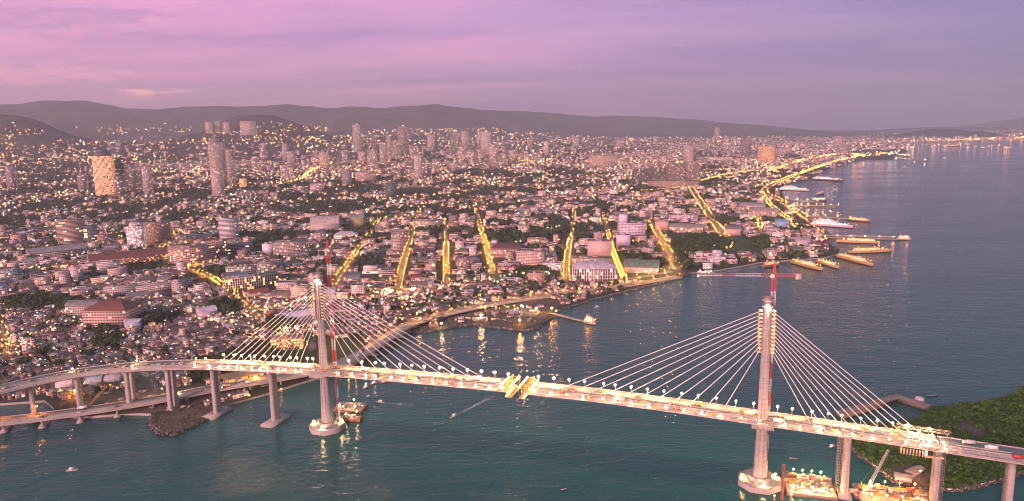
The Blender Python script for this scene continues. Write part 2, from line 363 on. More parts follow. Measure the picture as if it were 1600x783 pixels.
def mat_wall():
    m = bpy.data.materials.new('wall'); m.use_nodes = True; nt = m.node_tree; N = nt.nodes; L = nt.links; b = N['Principled BSDF']
    b.inputs['Roughness'].default_value = .8; b.inputs['Specular IOR Level'].default_value = .3
    def mth(op, a, c=None, clamp=False):
        n = N.new('ShaderNodeMath'); n.operation = op; n.use_clamp = clamp
        for i, q in enumerate((a, c)):
            if q is None: continue
            if isinstance(q, (int, float)): n.inputs[i].default_value = q
            else: L.new(q, n.inputs[i])
        return n.outputs[0]
    a = N.new('ShaderNodeAttribute'); a.attribute_name = 'Col'
    uv = N.new('ShaderNodeUVMap'); sp = N.new('ShaderNodeSeparateXYZ'); L.new(uv.outputs[0], sp.inputs[0])
    U_ = mth('DIVIDE', sp.outputs[0], 3.2); V_ = mth('DIVIDE', sp.outputs[1], 3.3); fu = mth('FRACT', U_); fv = mth('FRACT', V_)
    win = mth('MULTIPLY', mth('LESS_THAN', mth('ABSOLUTE', mth('SUBTRACT', fu, .5)), .29), mth('LESS_THAN', mth('ABSOLUTE', mth('SUBTRACT', fv, .55)), .25))
    cb = N.new('ShaderNodeCombineXYZ'); L.new(mth('FLOOR', U_), cb.inputs[0]); L.new(mth('FLOOR', V_), cb.inputs[1])
    wn = N.new('ShaderNodeTexWhiteNoise'); wn.noise_dimensions = '2D'; L.new(cb.outputs[0], wn.inputs['Vector'])
    lit = mth('MULTIPLY', win, mth('GREATER_THAN', wn.outputs['Value'], .89))
    tc = N.new('ShaderNodeTexCoord'); nz = N.new('ShaderNodeTexNoise'); nz.inputs['Scale'].default_value = .15; nz.inputs['Detail'].default_value = 4; L.new(tc.outputs['Object'], nz.inputs['Vector'])
    m0 = N.new('ShaderNodeMix'); m0.data_type = 'RGBA'; m0.blend_type = 'MULTIPLY'; L.new(a.outputs['Color'], m0.inputs[6]); m0.inputs[7].default_value = (.7, .62, .58, 1)
    L.new(mth('MULTIPLY', mth('SUBTRACT', nz.outputs[0], .4), 2.5, True), m0.inputs[0])
    m1 = N.new('ShaderNodeMix'); m1.data_type = 'RGBA'; L.new(mth('MULTIPLY', win, .85), m1.inputs[0]); L.new(m0.outputs[2], m1.inputs[6]); m1.inputs[7].default_value = (.045, .045, .055, 1)
    L.new(m1.outputs[2], b.inputs['Base Color'])
    cr = N.new('ShaderNodeValToRGB'); e = cr.color_ramp.elements; e[0].color = (1, .45, .12, 1); e[1].color = (1, .85, .62, 1); L.new(wn.outputs['Color'], cr.inputs[0])
    L.new(cr.outputs[0], b.inputs['Emission Color']); L.new(mth('MULTIPLY', lit, 1.6), b.inputs['Emission Strength'])
    m.cycles.emission_sampling = 'NONE'; M['wall'] = m
mat_wall()
def concrete_joints():
    """pour joints every 4 m of height and rain streaks, worked into the concrete's own colour"""
    nt = M['concrete'].node_tree; N = nt.nodes; L = nt.links; b = N['Principled BSDF']; src = b.inputs['Base Color'].links[0].from_socket
    tc = N.new('ShaderNodeTexCoord'); sp = N.new('ShaderNodeSeparateXYZ'); L.new(tc.outputs['Object'], sp.inputs[0])
    def mth(op, a, c):
        n = N.new('ShaderNodeMath'); n.operation = op
        for i, q in enumerate((a, c)):
            if isinstance(q, (int, float)): n.inputs[i].default_value = q
            else: L.new(q, n.inputs[i])
        return n.outputs[0]
    jt = mth('LESS_THAN', mth('FRACT', mth('DIVIDE', sp.outputs[2], 4.2), 0), .07)
    mp = N.new('ShaderNodeMapping'); mp.inputs['Scale'].default_value = (1, 1, .05); L.new(tc.outputs['Object'], mp.inputs[0]); nz = N.new('ShaderNodeTexNoise'); nz.inputs['Scale'].default_value = .55; nz.inputs['Detail'].default_value = 5; L.new(mp.outputs[0], nz.inputs['Vector'])
    mr = N.new('ShaderNodeMapRange'); mr.inputs[1].default_value = .5; mr.inputs[2].default_value = .68; mr.inputs[4].default_value = .55; L.new(nz.outputs[0], mr.inputs[0])
    mx = N.new('ShaderNodeMix'); mx.data_type = 'RGBA'; mx.blend_type = 'MULTIPLY'; L.new(mr.outputs[0], mx.inputs[0]); L.new(src, mx.inputs[6]); mx.inputs[7].default_value = (.5, .45, .42, 1)
    m2 = N.new('ShaderNodeMix'); m2.data_type = 'RGBA'; m2.blend_type = 'MULTIPLY'; L.new(mth('MULTIPLY', jt, .6), m2.inputs[0]); L.new(mx.outputs[2], m2.inputs[6]); m2.inputs[7].default_value = (.45, .4, .38, 1)
    L.new(m2.outputs[2], b.inputs['Base Color'])
concrete_joints()
def mat_water():
    m = bpy.data.materials.new('water'); m.use_nodes = True; nt = m.node_tree; N = nt.nodes; L = nt.links; b = N['Principled BSDF']
    b.inputs['Base Color'].default_value = (.012, .095, .092, 1); b.inputs['Roughness'].default_value = .13; b.inputs['IOR'].default_value = 1.33
    tc = N.new('ShaderNodeTexCoord')
    def nz(sc, det, sx=1., rot=0):
        mp = N.new('ShaderNodeMapping'); mp.inputs['Scale'].default_value = (sx, 1, 1); mp.inputs['Rotation'].default_value = (0, 0, rot); L.new(tc.outputs['Object'], mp.inputs[0])
        n = N.new('ShaderNodeTexNoise'); n.inputs['Scale'].default_value = sc; n.inputs['Detail'].default_value = det; n.inputs['Roughness'].default_value = .6; L.new(mp.outputs[0], n.inputs['Vector']); return n.outputs[0]
    a = nz(.2, 4, .5, .3); c = nz(.035, 3, .6, -.2)
    wp = nz(.0045, 4, .45, .5); mr = N.new('ShaderNodeMapRange'); mr.inputs[1].default_value = .38; mr.inputs[2].default_value = .62; mr.inputs[3].default_value = .06; mr.inputs[4].default_value = .13; L.new(wp, mr.inputs[0]); L.new(mr.outputs[0], b.inputs['Roughness'])
    ad = N.new('ShaderNodeMath'); ad.operation = 'ADD'; L.new(a, ad.inputs[0])
    ml = N.new('ShaderNodeMath'); ml.operation = 'MULTIPLY'; ml.inputs[1].default_value = 2.2; L.new(c, ml.inputs[0]); L.new(ml.outputs[0], ad.inputs[1])
    bp = N.new('ShaderNodeBump'); bp.inputs['Strength'].default_value = .9; bp.inputs['Distance'].default_value = 1.1; L.new(ad.outputs[0], bp.inputs['Height']); L.new(bp.outputs[0], b.inputs['Normal'])
    M['water'] = m
mat_water()
def mat_ground():
    m = bpy.data.materials.new('ground'); m.use_nodes = True; nt = m.node_tree; N = nt.nodes; L = nt.links; b = N['Principled BSDF']; b.inputs['Roughness'].default_value = .95
    tc = N.new('ShaderNodeTexCoord'); n = N.new('ShaderNodeTexNoise'); n.inputs['Scale'].default_value = .02; n.inputs['Detail'].default_value = 8; n.inputs['Roughness'].default_value = .7; L.new(tc.outputs['Object'], n.inputs['Vector'])
    cr = N.new('ShaderNodeValToRGB'); e = cr.color_ramp.elements; e[0].position = .35; e[0].color = (.03, .03, .028, 1); e[1].position = .68; e[1].color = (.10, .075, .06, 1)
    x = e.new(.5); x.color = (.05, .052, .034, 1); L.new(n.outputs[0], cr.inputs[0]); L.new(cr.outputs[0], b.inputs['Base Color']); M['ground'] = m
    m = bpy.data.materials.new('hillside'); m.use_nodes = True; nt = m.node_tree; N = nt.nodes; L = nt.links; b = N['Principled BSDF']; b.inputs['Roughness'].default_value = 1; b.inputs['Specular IOR Level'].default_value = .1
    tc = N.new('ShaderNodeTexCoord'); n = N.new('ShaderNodeTexNoise'); n.inputs['Scale'].default_value = .004; n.inputs['Detail'].default_value = 9; n.inputs['Roughness'].default_value = .75; L.new(tc.outputs['Object'], n.inputs['Vector'])
    cr = N.new('ShaderNodeValToRGB'); e = cr.color_ramp.elements; e[0].position = .36; e[0].color = (.02, .034, .026, 1); e[1].position = .62; e[1].color = (.12, .105, .08, 1); L.new(n.outputs[0], cr.inputs[0]); L.new(cr.outputs[0], b.inputs['Base Color']); M['hillside'] = m
mat_ground()

# ------------------------------------------------------------------ the setting: sea, land, hills, roads
def struct(o): o['kind'] = 'structure'; return o
mb = MB(); ext = 60000
mb.raw([(-ext, -3000, 0), (ext, -3000, 0), (ext, ext, 0), (-ext, ext, 0)], [(0, 1, 2, 3)]); struct(mb.build('sea_water', 'water'))

CPX = [(0, 634), (70, 629), (84, 640), (86, 652), (130, 655), (200, 649), (236, 650), (242, 671), (255, 679), (275, 678), (300, 668), (328, 650), (345, 638), (385, 627), (420, 617),
       (470, 601), (500, 592), (540, 580), (568, 562), (590, 546), (612, 531), (640, 519), (668, 520), (700, 514), (740, 508), (775, 513), (820, 518), (838, 514), (846, 506), (866, 496), (864, 489),
       (885, 482), (930, 468), (1000, 451), (1040, 441), (1062, 434), (1078, 428), (1120, 424), (1160, 417), (1185, 412), (1235, 408), (1290, 404), (1310, 397), (1300, 385),
       (1290, 374), (1286, 361), (1265, 353), (1262, 341), (1250, 331), (1232, 323), (1226, 312), (1222, 302), (1216, 295), (1235, 288), (1262, 283), (1272, 275), (1300, 263), (1330, 255), (1345, 251.5),
       (1395, 250), (1400, 244), (1418, 237), (1408, 230), (1425, 224), (1470, 223), (1540, 222), (1580, 220.5), (1640, 218), (1750, 214)]
COAST = [(-4200, 1000), (-1200, 800)]+[at(a, b, 0) for a, b in CPX]
LAND = COAST+[(16000, 24000), (-30000, 24000), (-30000, 1400)]
def land_slab(name, P, top, bot, matname, side='concrete'):
    P = [(float(a), float(b)) for a, b in P]; n = len(P); V = [(a, b, top) for a, b in P]+[(a, b, bot) for a, b in P]
    tri = tessellate_polygon([[Vector((a, b, 0)) for a, b in P]]); F = []
    for t in tri:
        a, b, c = (P[i] for i in t); ar = (b[0]-a[0])*(c[1]-a[1])-(b[1]-a[1])*(c[0]-a[0]); F.append(t if ar > 0 else t[::-1])
    mb = MB(); mb.raw(V, F, mat=0); mb.raw(V, [(i, (i+1) % n, n+(i+1) % n, n+i) for i in range(n)], mat=1)
    return struct(mb.build(name, [matname, side]))
land_slab('city_ground', LAND, GZ, -3, 'ground', 'concrete')
def in_land(x, y): return inpoly(x, y, LAND)
# distance to the coast line, for margins
_ca = np.array(COAST[:-1]); _cb = np.array(COAST[1:])
def coast_dist(x, y):
    x = np.atleast_1d(np.asarray(x, float)); y = np.atleast_1d(np.asarray(y, float)); best = np.full(x.shape, 1e9)
    for a, b in zip(_ca, _cb):
        d = b-a; t = np.clip(((x-a[0])*d[0]+(y-a[1])*d[1])/(d@d), 0, 1); best = np.minimum(best, np.hypot(x-a[0]-t*d[0], y-a[1]-t*d[1]))
    return best
# rising ground and hills
def hills():
    us = np.linspace(-1.15, .98, 330); rs = 2300*np.power(26000/2300, np.linspace(0, 1, 190)); U, Rr = np.meshgrid(us, rs)
    X = U*Rr; Y = Rr; Z = T(X, Y); Z = np.where(Z < 2.9, -6, Z); n, k = X.shape
    idx = np.arange(n*k).reshape(n, k); F = np.stack([idx[:-1, :-1], idx[:-1, 1:], idx[1:, 1:], idx[1:, :-1]], -1).reshape(-1, 4)
    mb = MB(); mb.raw(np.stack([X, Y, Z], -1).reshape(-1, 3), F); struct(mb.build('hills', 'hillside', smooth=True))
hills()
# far headland and islands on the horizon at the right
def headland(name, label, px0, px1, py, hpx, dist, seed):
    mb = MB(); n = 60; R_ = []
    for i in range(n+1):
        f = i/n; px = px0+(px1-px0)*f; d = ray(px, py); t = dist/d[1]; x, y = d[0]*t, dist
        h = hpx/FPX*dist*(sin(pi*f)**.6)*(.65+.6*fbm(np.array(f*7+seed), np.array(seed*1.7), 3)); R_.append((x, y, h))
    V = []
    for x, y, h in R_: V += [(x, y-700, -2), (x, y-250, h*.75), (x, y, h), (x, y+900, -2)]
    mb.raw(V, [(i*4+j, (i+1)*4+j, (i+1)*4+j+1, i*4+j+1) for i in range(n) for j in range(3)]); o = struct(mb.build(name, 'hillside', smooth=True)); return o
headland('headland', '', 1385, 1560, 197, 14, 12500, 3); headland('distant_island_hills', '', 1490, 1760, 190, 15, 26000, 8)
headland('distant_low_hills', '', 1330, 1620, 190, 7, 21000, 5)

# stone revetments along the near shore (uncountable rocks)
def rocks(name, pts, n, spread, size, label, seed=1, zt=GZ):
    r = np.random.default_rng(seed); mb = MB(); P = np.array([at(a, b, 0) for a, b in pts]); seg = np.hypot(*np.diff(P, axis=0).T); cum = np.concatenate([[0], np.cumsum(seg)])
    base = np.array([(1, 0, 0), (-1, 0, 0), (0, 1, 0), (0, -1, 0), (0, 0, 1), (0, 0, -1)], float); F = np.array([(0, 2, 4), (2, 1, 4), (1, 3, 4), (3, 0, 4), (2, 0, 5), (1, 2, 5), (3, 1, 5), (0, 3, 5)])
    for _ in range(n):
        s = r.random()*cum[-1]; x = np.interp(s, cum, P[:, 0]); y = np.interp(s, cum, P[:, 1]); o = r.normal(0, spread, 2); f = r.random()
        k = size*(.5+r.random()); V = base*(k*(.6+.6*r.random(3)))+r.normal(0, .12*k, (6, 3)); c = .5+.9*r.random()
        mb.raw(V+(x+o[0], y+o[1], zt*f*.9-.2), F, (.15*c, .125*c, .115*c))
    return tag(mb.build(name, 'rock'), label, 'rocks', kind='stuff')
rocks('shore_rocks', [(236, 650), (242, 671), (255, 679), (275, 678), (300, 668), (330, 650), (345, 638)], 420, 1.8, 1.6, 'loose brown rocks edging the spit under the low causeway', 2)
rocks('shore_rocks', [(640, 519), (668, 520), (700, 514), (740, 508), (775, 513), (820, 518), (838, 514), (846, 506), (866, 496)], 520, 1.5, 1.5, 'stone revetment round the reclaimed construction point', 3)
rocks('shore_rocks', [(864, 489), (885, 482), (930, 468), (1000, 451), (1040, 441), (1062, 434), (1078, 428)], 500, 1.0, 1.4, 'stone seawall below the golden waterfront road', 4)
def sheet(name, P, z, matname):
    mb = MB(); V = [(float(a), float(b), z) for a, b in P]; tri = tessellate_polygon([[Vector((a, b, 0)) for a, b in P]])
    F = []
    for t in tri:
        a, b, c = (P[i] for i in t); F.append(t if (b[0]-a[0])*(c[1]-a[1])-(b[1]-a[1])*(c[0]-a[0]) > 0 else t[::-1])
    mb.raw(V, F); return struct(mb.build(name, matname))
LOTS = []      # world polygons where no random houses go
def lot(name, pts, matname, z=.05, block=True):
    P = [at(a, b) for a, b in pts]; sheet(name, P, GZ+z, matname)
    if block: LOTS.append(P)
lot('construction_yard', [(675, 517), (700, 497), (770, 482), (850, 466), (880, 470), (862, 489), (845, 503), (815, 514), (770, 510), (740, 505)], 'dirt')
lot('grass_field', [(425, 545), (480, 520), (585, 535), (568, 556), (545, 572), (500, 588), (440, 580)], 'field')
lot('rocky_spit', [(245, 668), (256, 676), (274, 675), (300, 664), (330, 646), (340, 636), (300, 630), (250, 648)], 'dirt')
lot('works_ground', [(92, 640), (92, 630), (150, 612), (240, 605), (330, 600), (345, 625), (235, 645), (130, 650)], 'dirt', .04)
lot('mud_flat', [(205, 600), (195, 572), (228, 565), (247, 590), (246, 618), (215, 622)], 'scrub', .045)
lot('park_lawn', [(1042, 398), (1050, 366), (1140, 368), (1180, 376), (1205, 392), (1180, 400), (1120, 402)], 'field')
lot('sports_field', [(568, 352), (572, 344), (655, 342), (660, 350)], 'field', .05) if False else None
lot('waterfront_green', [(640, 470), (790, 455), (885, 444), (1010, 442), (960, 455), (860, 459), (740, 480), (650, 500), (600, 520), (590, 505)], 'scrub', .03, False)

# roads
ROADS = []; LAMPS = []      # LAMPS: (x, y, z0, height, colour, street)
GOLD = (1.0, .37, .04); AMBER = (1.0, .29, .025); WARM = (1.0, .62, .26); WHITE = (1.0, .78, .58)
def dens(P, step):
    P = np.asarray(P, float); seg = np.hypot(*np.diff(P[:, :2], axis=0).T); cum = np.concatenate([[0], np.cumsum(seg)]); n = max(2, int(cum[-1]/step)+1); s = np.linspace(0, cum[-1], n)
    return np.stack([np.interp(s, cum, P[:, k]) for k in range(P.shape[1])], 1)
def smooth(P, it=3):
    P = np.asarray(P, float)
    for _ in range(it):
        Q = [P[0]]
        for a, b in zip(P[:-1], P[1:]): Q += [a*.75+b*.25, a*.25+b*.75]
        P = np.array(Q+[P[-1]])
    return P
def road(pts, w, spacing=26, col=GOLD, street='', both=True, px=True, h=8, lampp=1.0):
    P = [land(*p)[:2] for p in pts] if px else pts; P = dens(smooth(P, 2), 12)
    z = np.maximum(GZ, T(P[:, 0], P[:, 1]))+.12; path = np.column_stack([P, z]); mb = MB()
    mb.sweep(path, [(-w/2, 0), (w/2, 0)], closed=False)
    mb.v[-1] = mb.v[-1]; o = mb.build('road', 'asphalt')
    # normals up
    struct(o); o['label'] = 'street running '+street if street else 'street'
    mk = MB()
    for i in range(0, len(path)-1, 2):
        a, b = path[i], path[i+1]; d = (b-a)[:2]; L_ = np.hypot(*d); nn = np.array([-d[1], d[0]])/L_*.25
        mk.raw([(a[0]-nn[0], a[1]-nn[1], a[2]+.03), (b[0]-nn[0], b[1]-nn[1], b[2]+.03), (b[0]+nn[0], b[1]+nn[1], b[2]+.03), (a[0]+nn[0], a[1]+nn[1], a[2]+.03)], [(0, 1, 2, 3)], (.7, .68, .6))
    mk.build('lane_marking', 'plain', o)
    ROADS.append((P, w)); Q = dens(P, spacing); t = np.gradient(Q, axis=0); t /= np.linalg.norm(t, axis=1)[:, None]
    for i, (q, d) in enumerate(zip(Q, t)):
        for sd in ((1, -1) if both else (1,)):
            if random.random() > lampp: continue
            o_ = w/2-.6 if random.random() < .8 else random.uniform(-w*.1, w*.5); f_ = random.gauss(0, spacing*.2); x, y = q[0]-d[1]*sd*o_+d[0]*f_, q[1]+d[0]*sd*o_+d[1]*f_; LAMPS.append((x, y, max(GZ, float(T(x, y))), h*(.9+.2*random.random()), col, street))
    return o
road([(620, 462), (627, 425), (640, 383)], 14, 30, GOLD, 'inland from the waterfront behind the white slab block')
road([(698, 448), (697, 385)], 12, 30, GOLD, 'through the tin roofed blocks in the middle of town')
road([(769, 428), (762, 395), (751, 360)], 13, 30, GOLD, 'beside the dark red hall')
road([(518, 455), (535, 428), (556, 398)], 12, 30, GOLD, 'inland behind the tall bridge pylon on the city side')
road([(1132, 373), (1105, 335), (1078, 292)], 22, 30, GOLD, 'wide and bright towards the leafy plaza')
road([(1057, 421), (1040, 390), (1022, 358)], 18, 28, GOLD, 'past the leafy plaza to the quay')
road([(886, 440), (884, 415), (891, 378)], 12, 30, GOLD, 'beside the columned customs house')
road([(975, 440), (962, 410), (955, 385)], 9, 20, GOLD, 'between the columned customs house and the green roofed shed')
road([(410, 497), (368, 462), (335, 440), (290, 418), (250, 398)], 12, 26, GOLD, 'along the foot of the arcaded school')
road([(335, 440), (350, 452), (365, 455), (408, 447), (440, 442)], 11, 20, GOLD, 'below the arcaded school')
road([(640, 471), (700, 452), (780, 438), (850, 430), (890, 436), (975, 438), (1050, 424)], 15, 24, WARM, 'along the waterfront blocks')
road([(1300, 372), (1270, 350), (1240, 330), (1215, 312), (1190, 302), (1205, 290), (1250, 272), (1300, 255), (1345, 243)], 24, 24, AMBER, 'along the port quays')
road([(1190, 302), (1200, 320), (1225, 340), (1248, 360)], 14, 22, GOLD, 'behind the port sheds')
road([(1345, 243), (1325, 240), (1290, 244), (1250, 252), (1205, 268)], 30, 30, GOLD, 'around the brightly lit far terminal')
road([(1172, 330), (1190, 350), (1185, 362)], 14, 22, GOLD, 'to the plaza trees', lampp=.7)
road([(0, 420), (60, 428), (140, 415), (245, 398), (300, 380)], 11, 30, GOLD, 'across the left of town', lampp=.6)
road([(0, 395), (50, 393), (95, 400)], 10, 22, AMBER, 'at the far left of town', lampp=.8)
road([(345, 352), (310, 350), (280, 362), (245, 398)], 9, 26, GOLD, 'curving below the white tower', lampp=.6)
road([(860, 360), (900, 352), (960, 345), (1022, 358)], 10, 26, WARM, 'crossing behind the pink hotel', lampp=.6)
road([(480, 405), (560, 398), (640, 383), (697, 385), (760, 385), (890, 378)], 10, 32, WARM, 'crossing the middle of town', lampp=.5)
road([(1078, 292), (1050, 296), (1000, 300)], 14, 20, GOLD, 'in front of the brown slab blocks')
road([(1078, 292), (1090, 285), (1150, 270), (1205, 268)], 12, 26, GOLD, 'from the brown slab blocks to the port', lampp=.8)
road([(100, 492), (150, 525), (205, 560), (232, 585), (246, 612)], 7, 60, WARM, 'as a thin lane beside the straight canal', both=False, lampp=.5)
road([(0, 500), (5, 520), (12, 545), (8, 560)], 9, 34, GOLD, 'at the lower edge of the shanty quarter')
road([(400, 340), (470, 330), (560, 322), (650, 320), (760, 322)], 10, 42, WARM, 'far across the green belt', lampp=.5)
road([(400, 290), (470, 285), (480, 270), (500, 262), (520, 255)], 14, 30, GOLD, 'towards the uptown towers', lampp=.8)
for q, w_, st in (([(640, 383), (650, 352), (656, 325)], 11, 'inland beyond the brown gridded block'), ([(697, 385), (697, 345)], 10, 'further inland from the middle of town'), ([(751, 360), (744, 332), (738, 310)], 11, 'inland beyond the dark maroon hall'), ([(556, 398), (575, 372), (590, 350), (598, 330)], 10, 'inland behind the olive sided hall'), ([(1022, 358), (1010, 335), (1000, 312)], 13, 'inland beyond the salmon box building'), ([(891, 378), (896, 350), (898, 325)], 10, 'inland behind the pink windowless block'), ([(1078, 292), (1066, 272), (1058, 255)], 16, 'beyond the brown slab blocks'), ([(250, 398), (215, 380), (170, 365), (120, 352)], 11, 'inland past the white stepped hotel'), ([(955, 385), (948, 360), (942, 335)], 9, 'inland from the customs house')):
    road(q, w_, 34, GOLD, st, lampp=.45)
for q in ([(60, 330), (160, 318), (240, 320)], [(380, 500), (440, 480), (500, 470), (560, 470), (620, 462)]): road(q, 11, 24, GOLD if q[0][0] < 100 else WARM, 'among the low houses', lampp=.7)

# raised low causeway / coastal viaduct
CAUSE = [(-640, 612, 9), (-560, 628, 9), (-494, 646, 9), (-428, 668, 9), (-367, 697, 9), (-321, 729, 9), (-270, 753, 9), (-236, 771, 9), (-203, 803, 9), (-186, 840, 9), (-172, 893, 9), (-150, 972, 8.5), (-100, 1036, 7), (-22, 1104, 5), (63, 1155, 3.6), (178, 1207, 2.9), (310, 1290, 2.75)]
CP = dens(smooth(CAUSE, 3), 8)
cw = thing('causeway_viaduct', (-428, 668, 0), 'long low road viaduct curving along the shore beneath the tall bridge', 'viaduct')
mb = MB(); mb.sweep(CP, [(-10.5, 0), (10.5, 0), (10.5, -1.1), (8, -1.9), (-8, -1.9), (-10.5, -1.1)][::-1]); mb.build('deck', 'deckroad', cw)
for sd in (-1, 1):
    mb = MB(); mb.sweep(CP+(0, 0, .004), [(sd*10.3-.2, 0), (sd*10.3+.2, 0), (sd*10.3+.2, 1.0), (sd*10.3-.2, 1.0)][::-1]); mb.build('parapet', 'concrete', cw)
mb = MB(); mb.sweep(CP+(0, 0, .02), [(-.3, 0), (.3, 0), (.3, .5), (-.3, .5)][::-1]); mb.build('median', 'concrete', cw)
tt = np.gradient(CP[:, :2], axis=0); tt /= np.linalg.norm(tt, axis=1)[:, None]
for px_, py_ in ((-20, 700), (45, 690), (115, 677), (180, 664), (245, 652), (300, 640), (395, 617), (440, 606), (500, 590), (548, 575), (578, 556), (600, 539), (618, 526), (640, 513)):
    g = at(px_, py_, 0); i = int(np.argmin(np.hypot(CP[:, 0]-g[0], CP[:, 1]-g[1]))); c, d = CP[i], tt[i]; n = np.array([-d[1], d[0]])
    mb = MB(); mb.obox((c[0], c[1], c[2]-2.6), (n[0]*8, n[1]*8, 0), (d[0]*1, d[1]*1, 0), (0, 0, .69))
    for k in (-5, 5): mb.bar((c[0]+n[0]*k, c[1]+n[1]*k, -2), (c[0]+n[0]*k, c[1]+n[1]*k, c[2]-3.3), 1.1, 8)
    p = mb.build('pier', 'concrete', cw)
    mb = MB(); mb.obox((c[0], c[1], .2), (n[0]*9, n[1]*9, 0), (d[0]*3, d[1]*3, 0), (0, 0, 1.3)); mb.build('pile_cap', 'concrete', p)
ROADS.append((CP[:, :2], 26))
for i_, (q, d) in enumerate(zip(CP[::2], tt[::2])):
    sd = 1 if i_ % 2 else -1; x, y = q[0]-d[1]*10*sd, q[1]+d[0]*10*sd
    k = pix(x, y, q[2])[0]
    if (sd > 0 or k > 640) and (k > 560 or k < 60): LAMPS.append((x, y, q[2], 8.0, GOLD if k > 300 else AMBER, 'on the low curving viaduct'))

print('stage 2 %.1f' % (_time.time()-_t0))

# ------------------------------------------------------------------ the cable stayed bridge (two halves, not yet joined)
BA = np.array([-178.9, 638.2]); BANG = radians(-17.8); BD = np.array([cos(BANG), sin(BANG)]); BN = np.array([-BD[1], BD[0]])
_zs = np.array([-200, -128, -60, 0, 63, 126, 190, 260, 330, 390, 440, 483, 512, 564, 640, 700.]); _zz = np.array([47.5, 52.3, 56, 58.3, 59.8, 60.6, 60.9, 60.4, 58.0, 55.0, 52.9, 50.6, 49.0, 46.4, 42.5, 39.5])
def bz(s): return np.interp(s, _zs, _zz)
def bp(s, n=0, z=0): q = BA+BD*s+BN*n; return np.array([q[0], q[1], float(bz(s))+z])
SEC = [(-13.5, 0), (13.5, 0), (13.5, -.8), (6.5, -3.7), (-6.5, -3.7), (-13.5, -.8)]
def deck_parts(path, root, joints=True):
    mb = MB(); mb.sweep(path, SEC[::-1]); dk = mb.build('deck', 'deckroad', root)
    for sd in (-1, 1):
        mb = MB(); mb.sweep(path+(0, 0, .004), [(sd*13.2-.25, 0), (sd*13.2+.25, 0), (sd*13.2+.15, 1.1), (sd*13.2-.15, 1.1)][::-1]); mb.build('parapet', 'concrete', root)
        mb = MB(); mb.sweep(path+(0, 0, .03), [(sd*2.2-.2, 0), (sd*2.2+.2, 0), (sd*2.2+.2, .8), (sd*2.2-.2, .8)][::-1]); mb.build('median_barrier', 'concrete', root)
    # segment joints and lane edge lines on the deck
    mb = MB(); D = dens(path, 6.5); t = np.gradient(D[:, :2], axis=0); t /= np.linalg.norm(t, axis=1)[:, None]
    for q, d in zip(D, t):
        n = np.array([-d[1], d[0]]); e = d*.12
        for a, b in ((-12.8, -2.6), (2.6, 12.8)):
            p0 = q[:2]+n*a; p1 = q[:2]+n*b; z = q[2]+.012
            mb.raw([(*(p0-e), z), (*(p0+e), z), (*(p1+e), z), (*(p1-e), z)], [(0, 1, 2, 3)], (.12, .1, .1))
    j = mb.build('segment_joints', 'plain', dk, kind='stuff')
    return dk
def octo(r, z, cx, cy, rot, kx=1., ky=1.):
    th = rot+(np.arange(8)+.5)*pi/4; return [(cx+r*(kx*cos(a-rot)*cos(rot)-ky*sin(a-rot)*sin(rot)), cy+r*(kx*cos(a-rot)*sin(rot)+ky*sin(a-rot)*cos(rot)), z) for a in th]
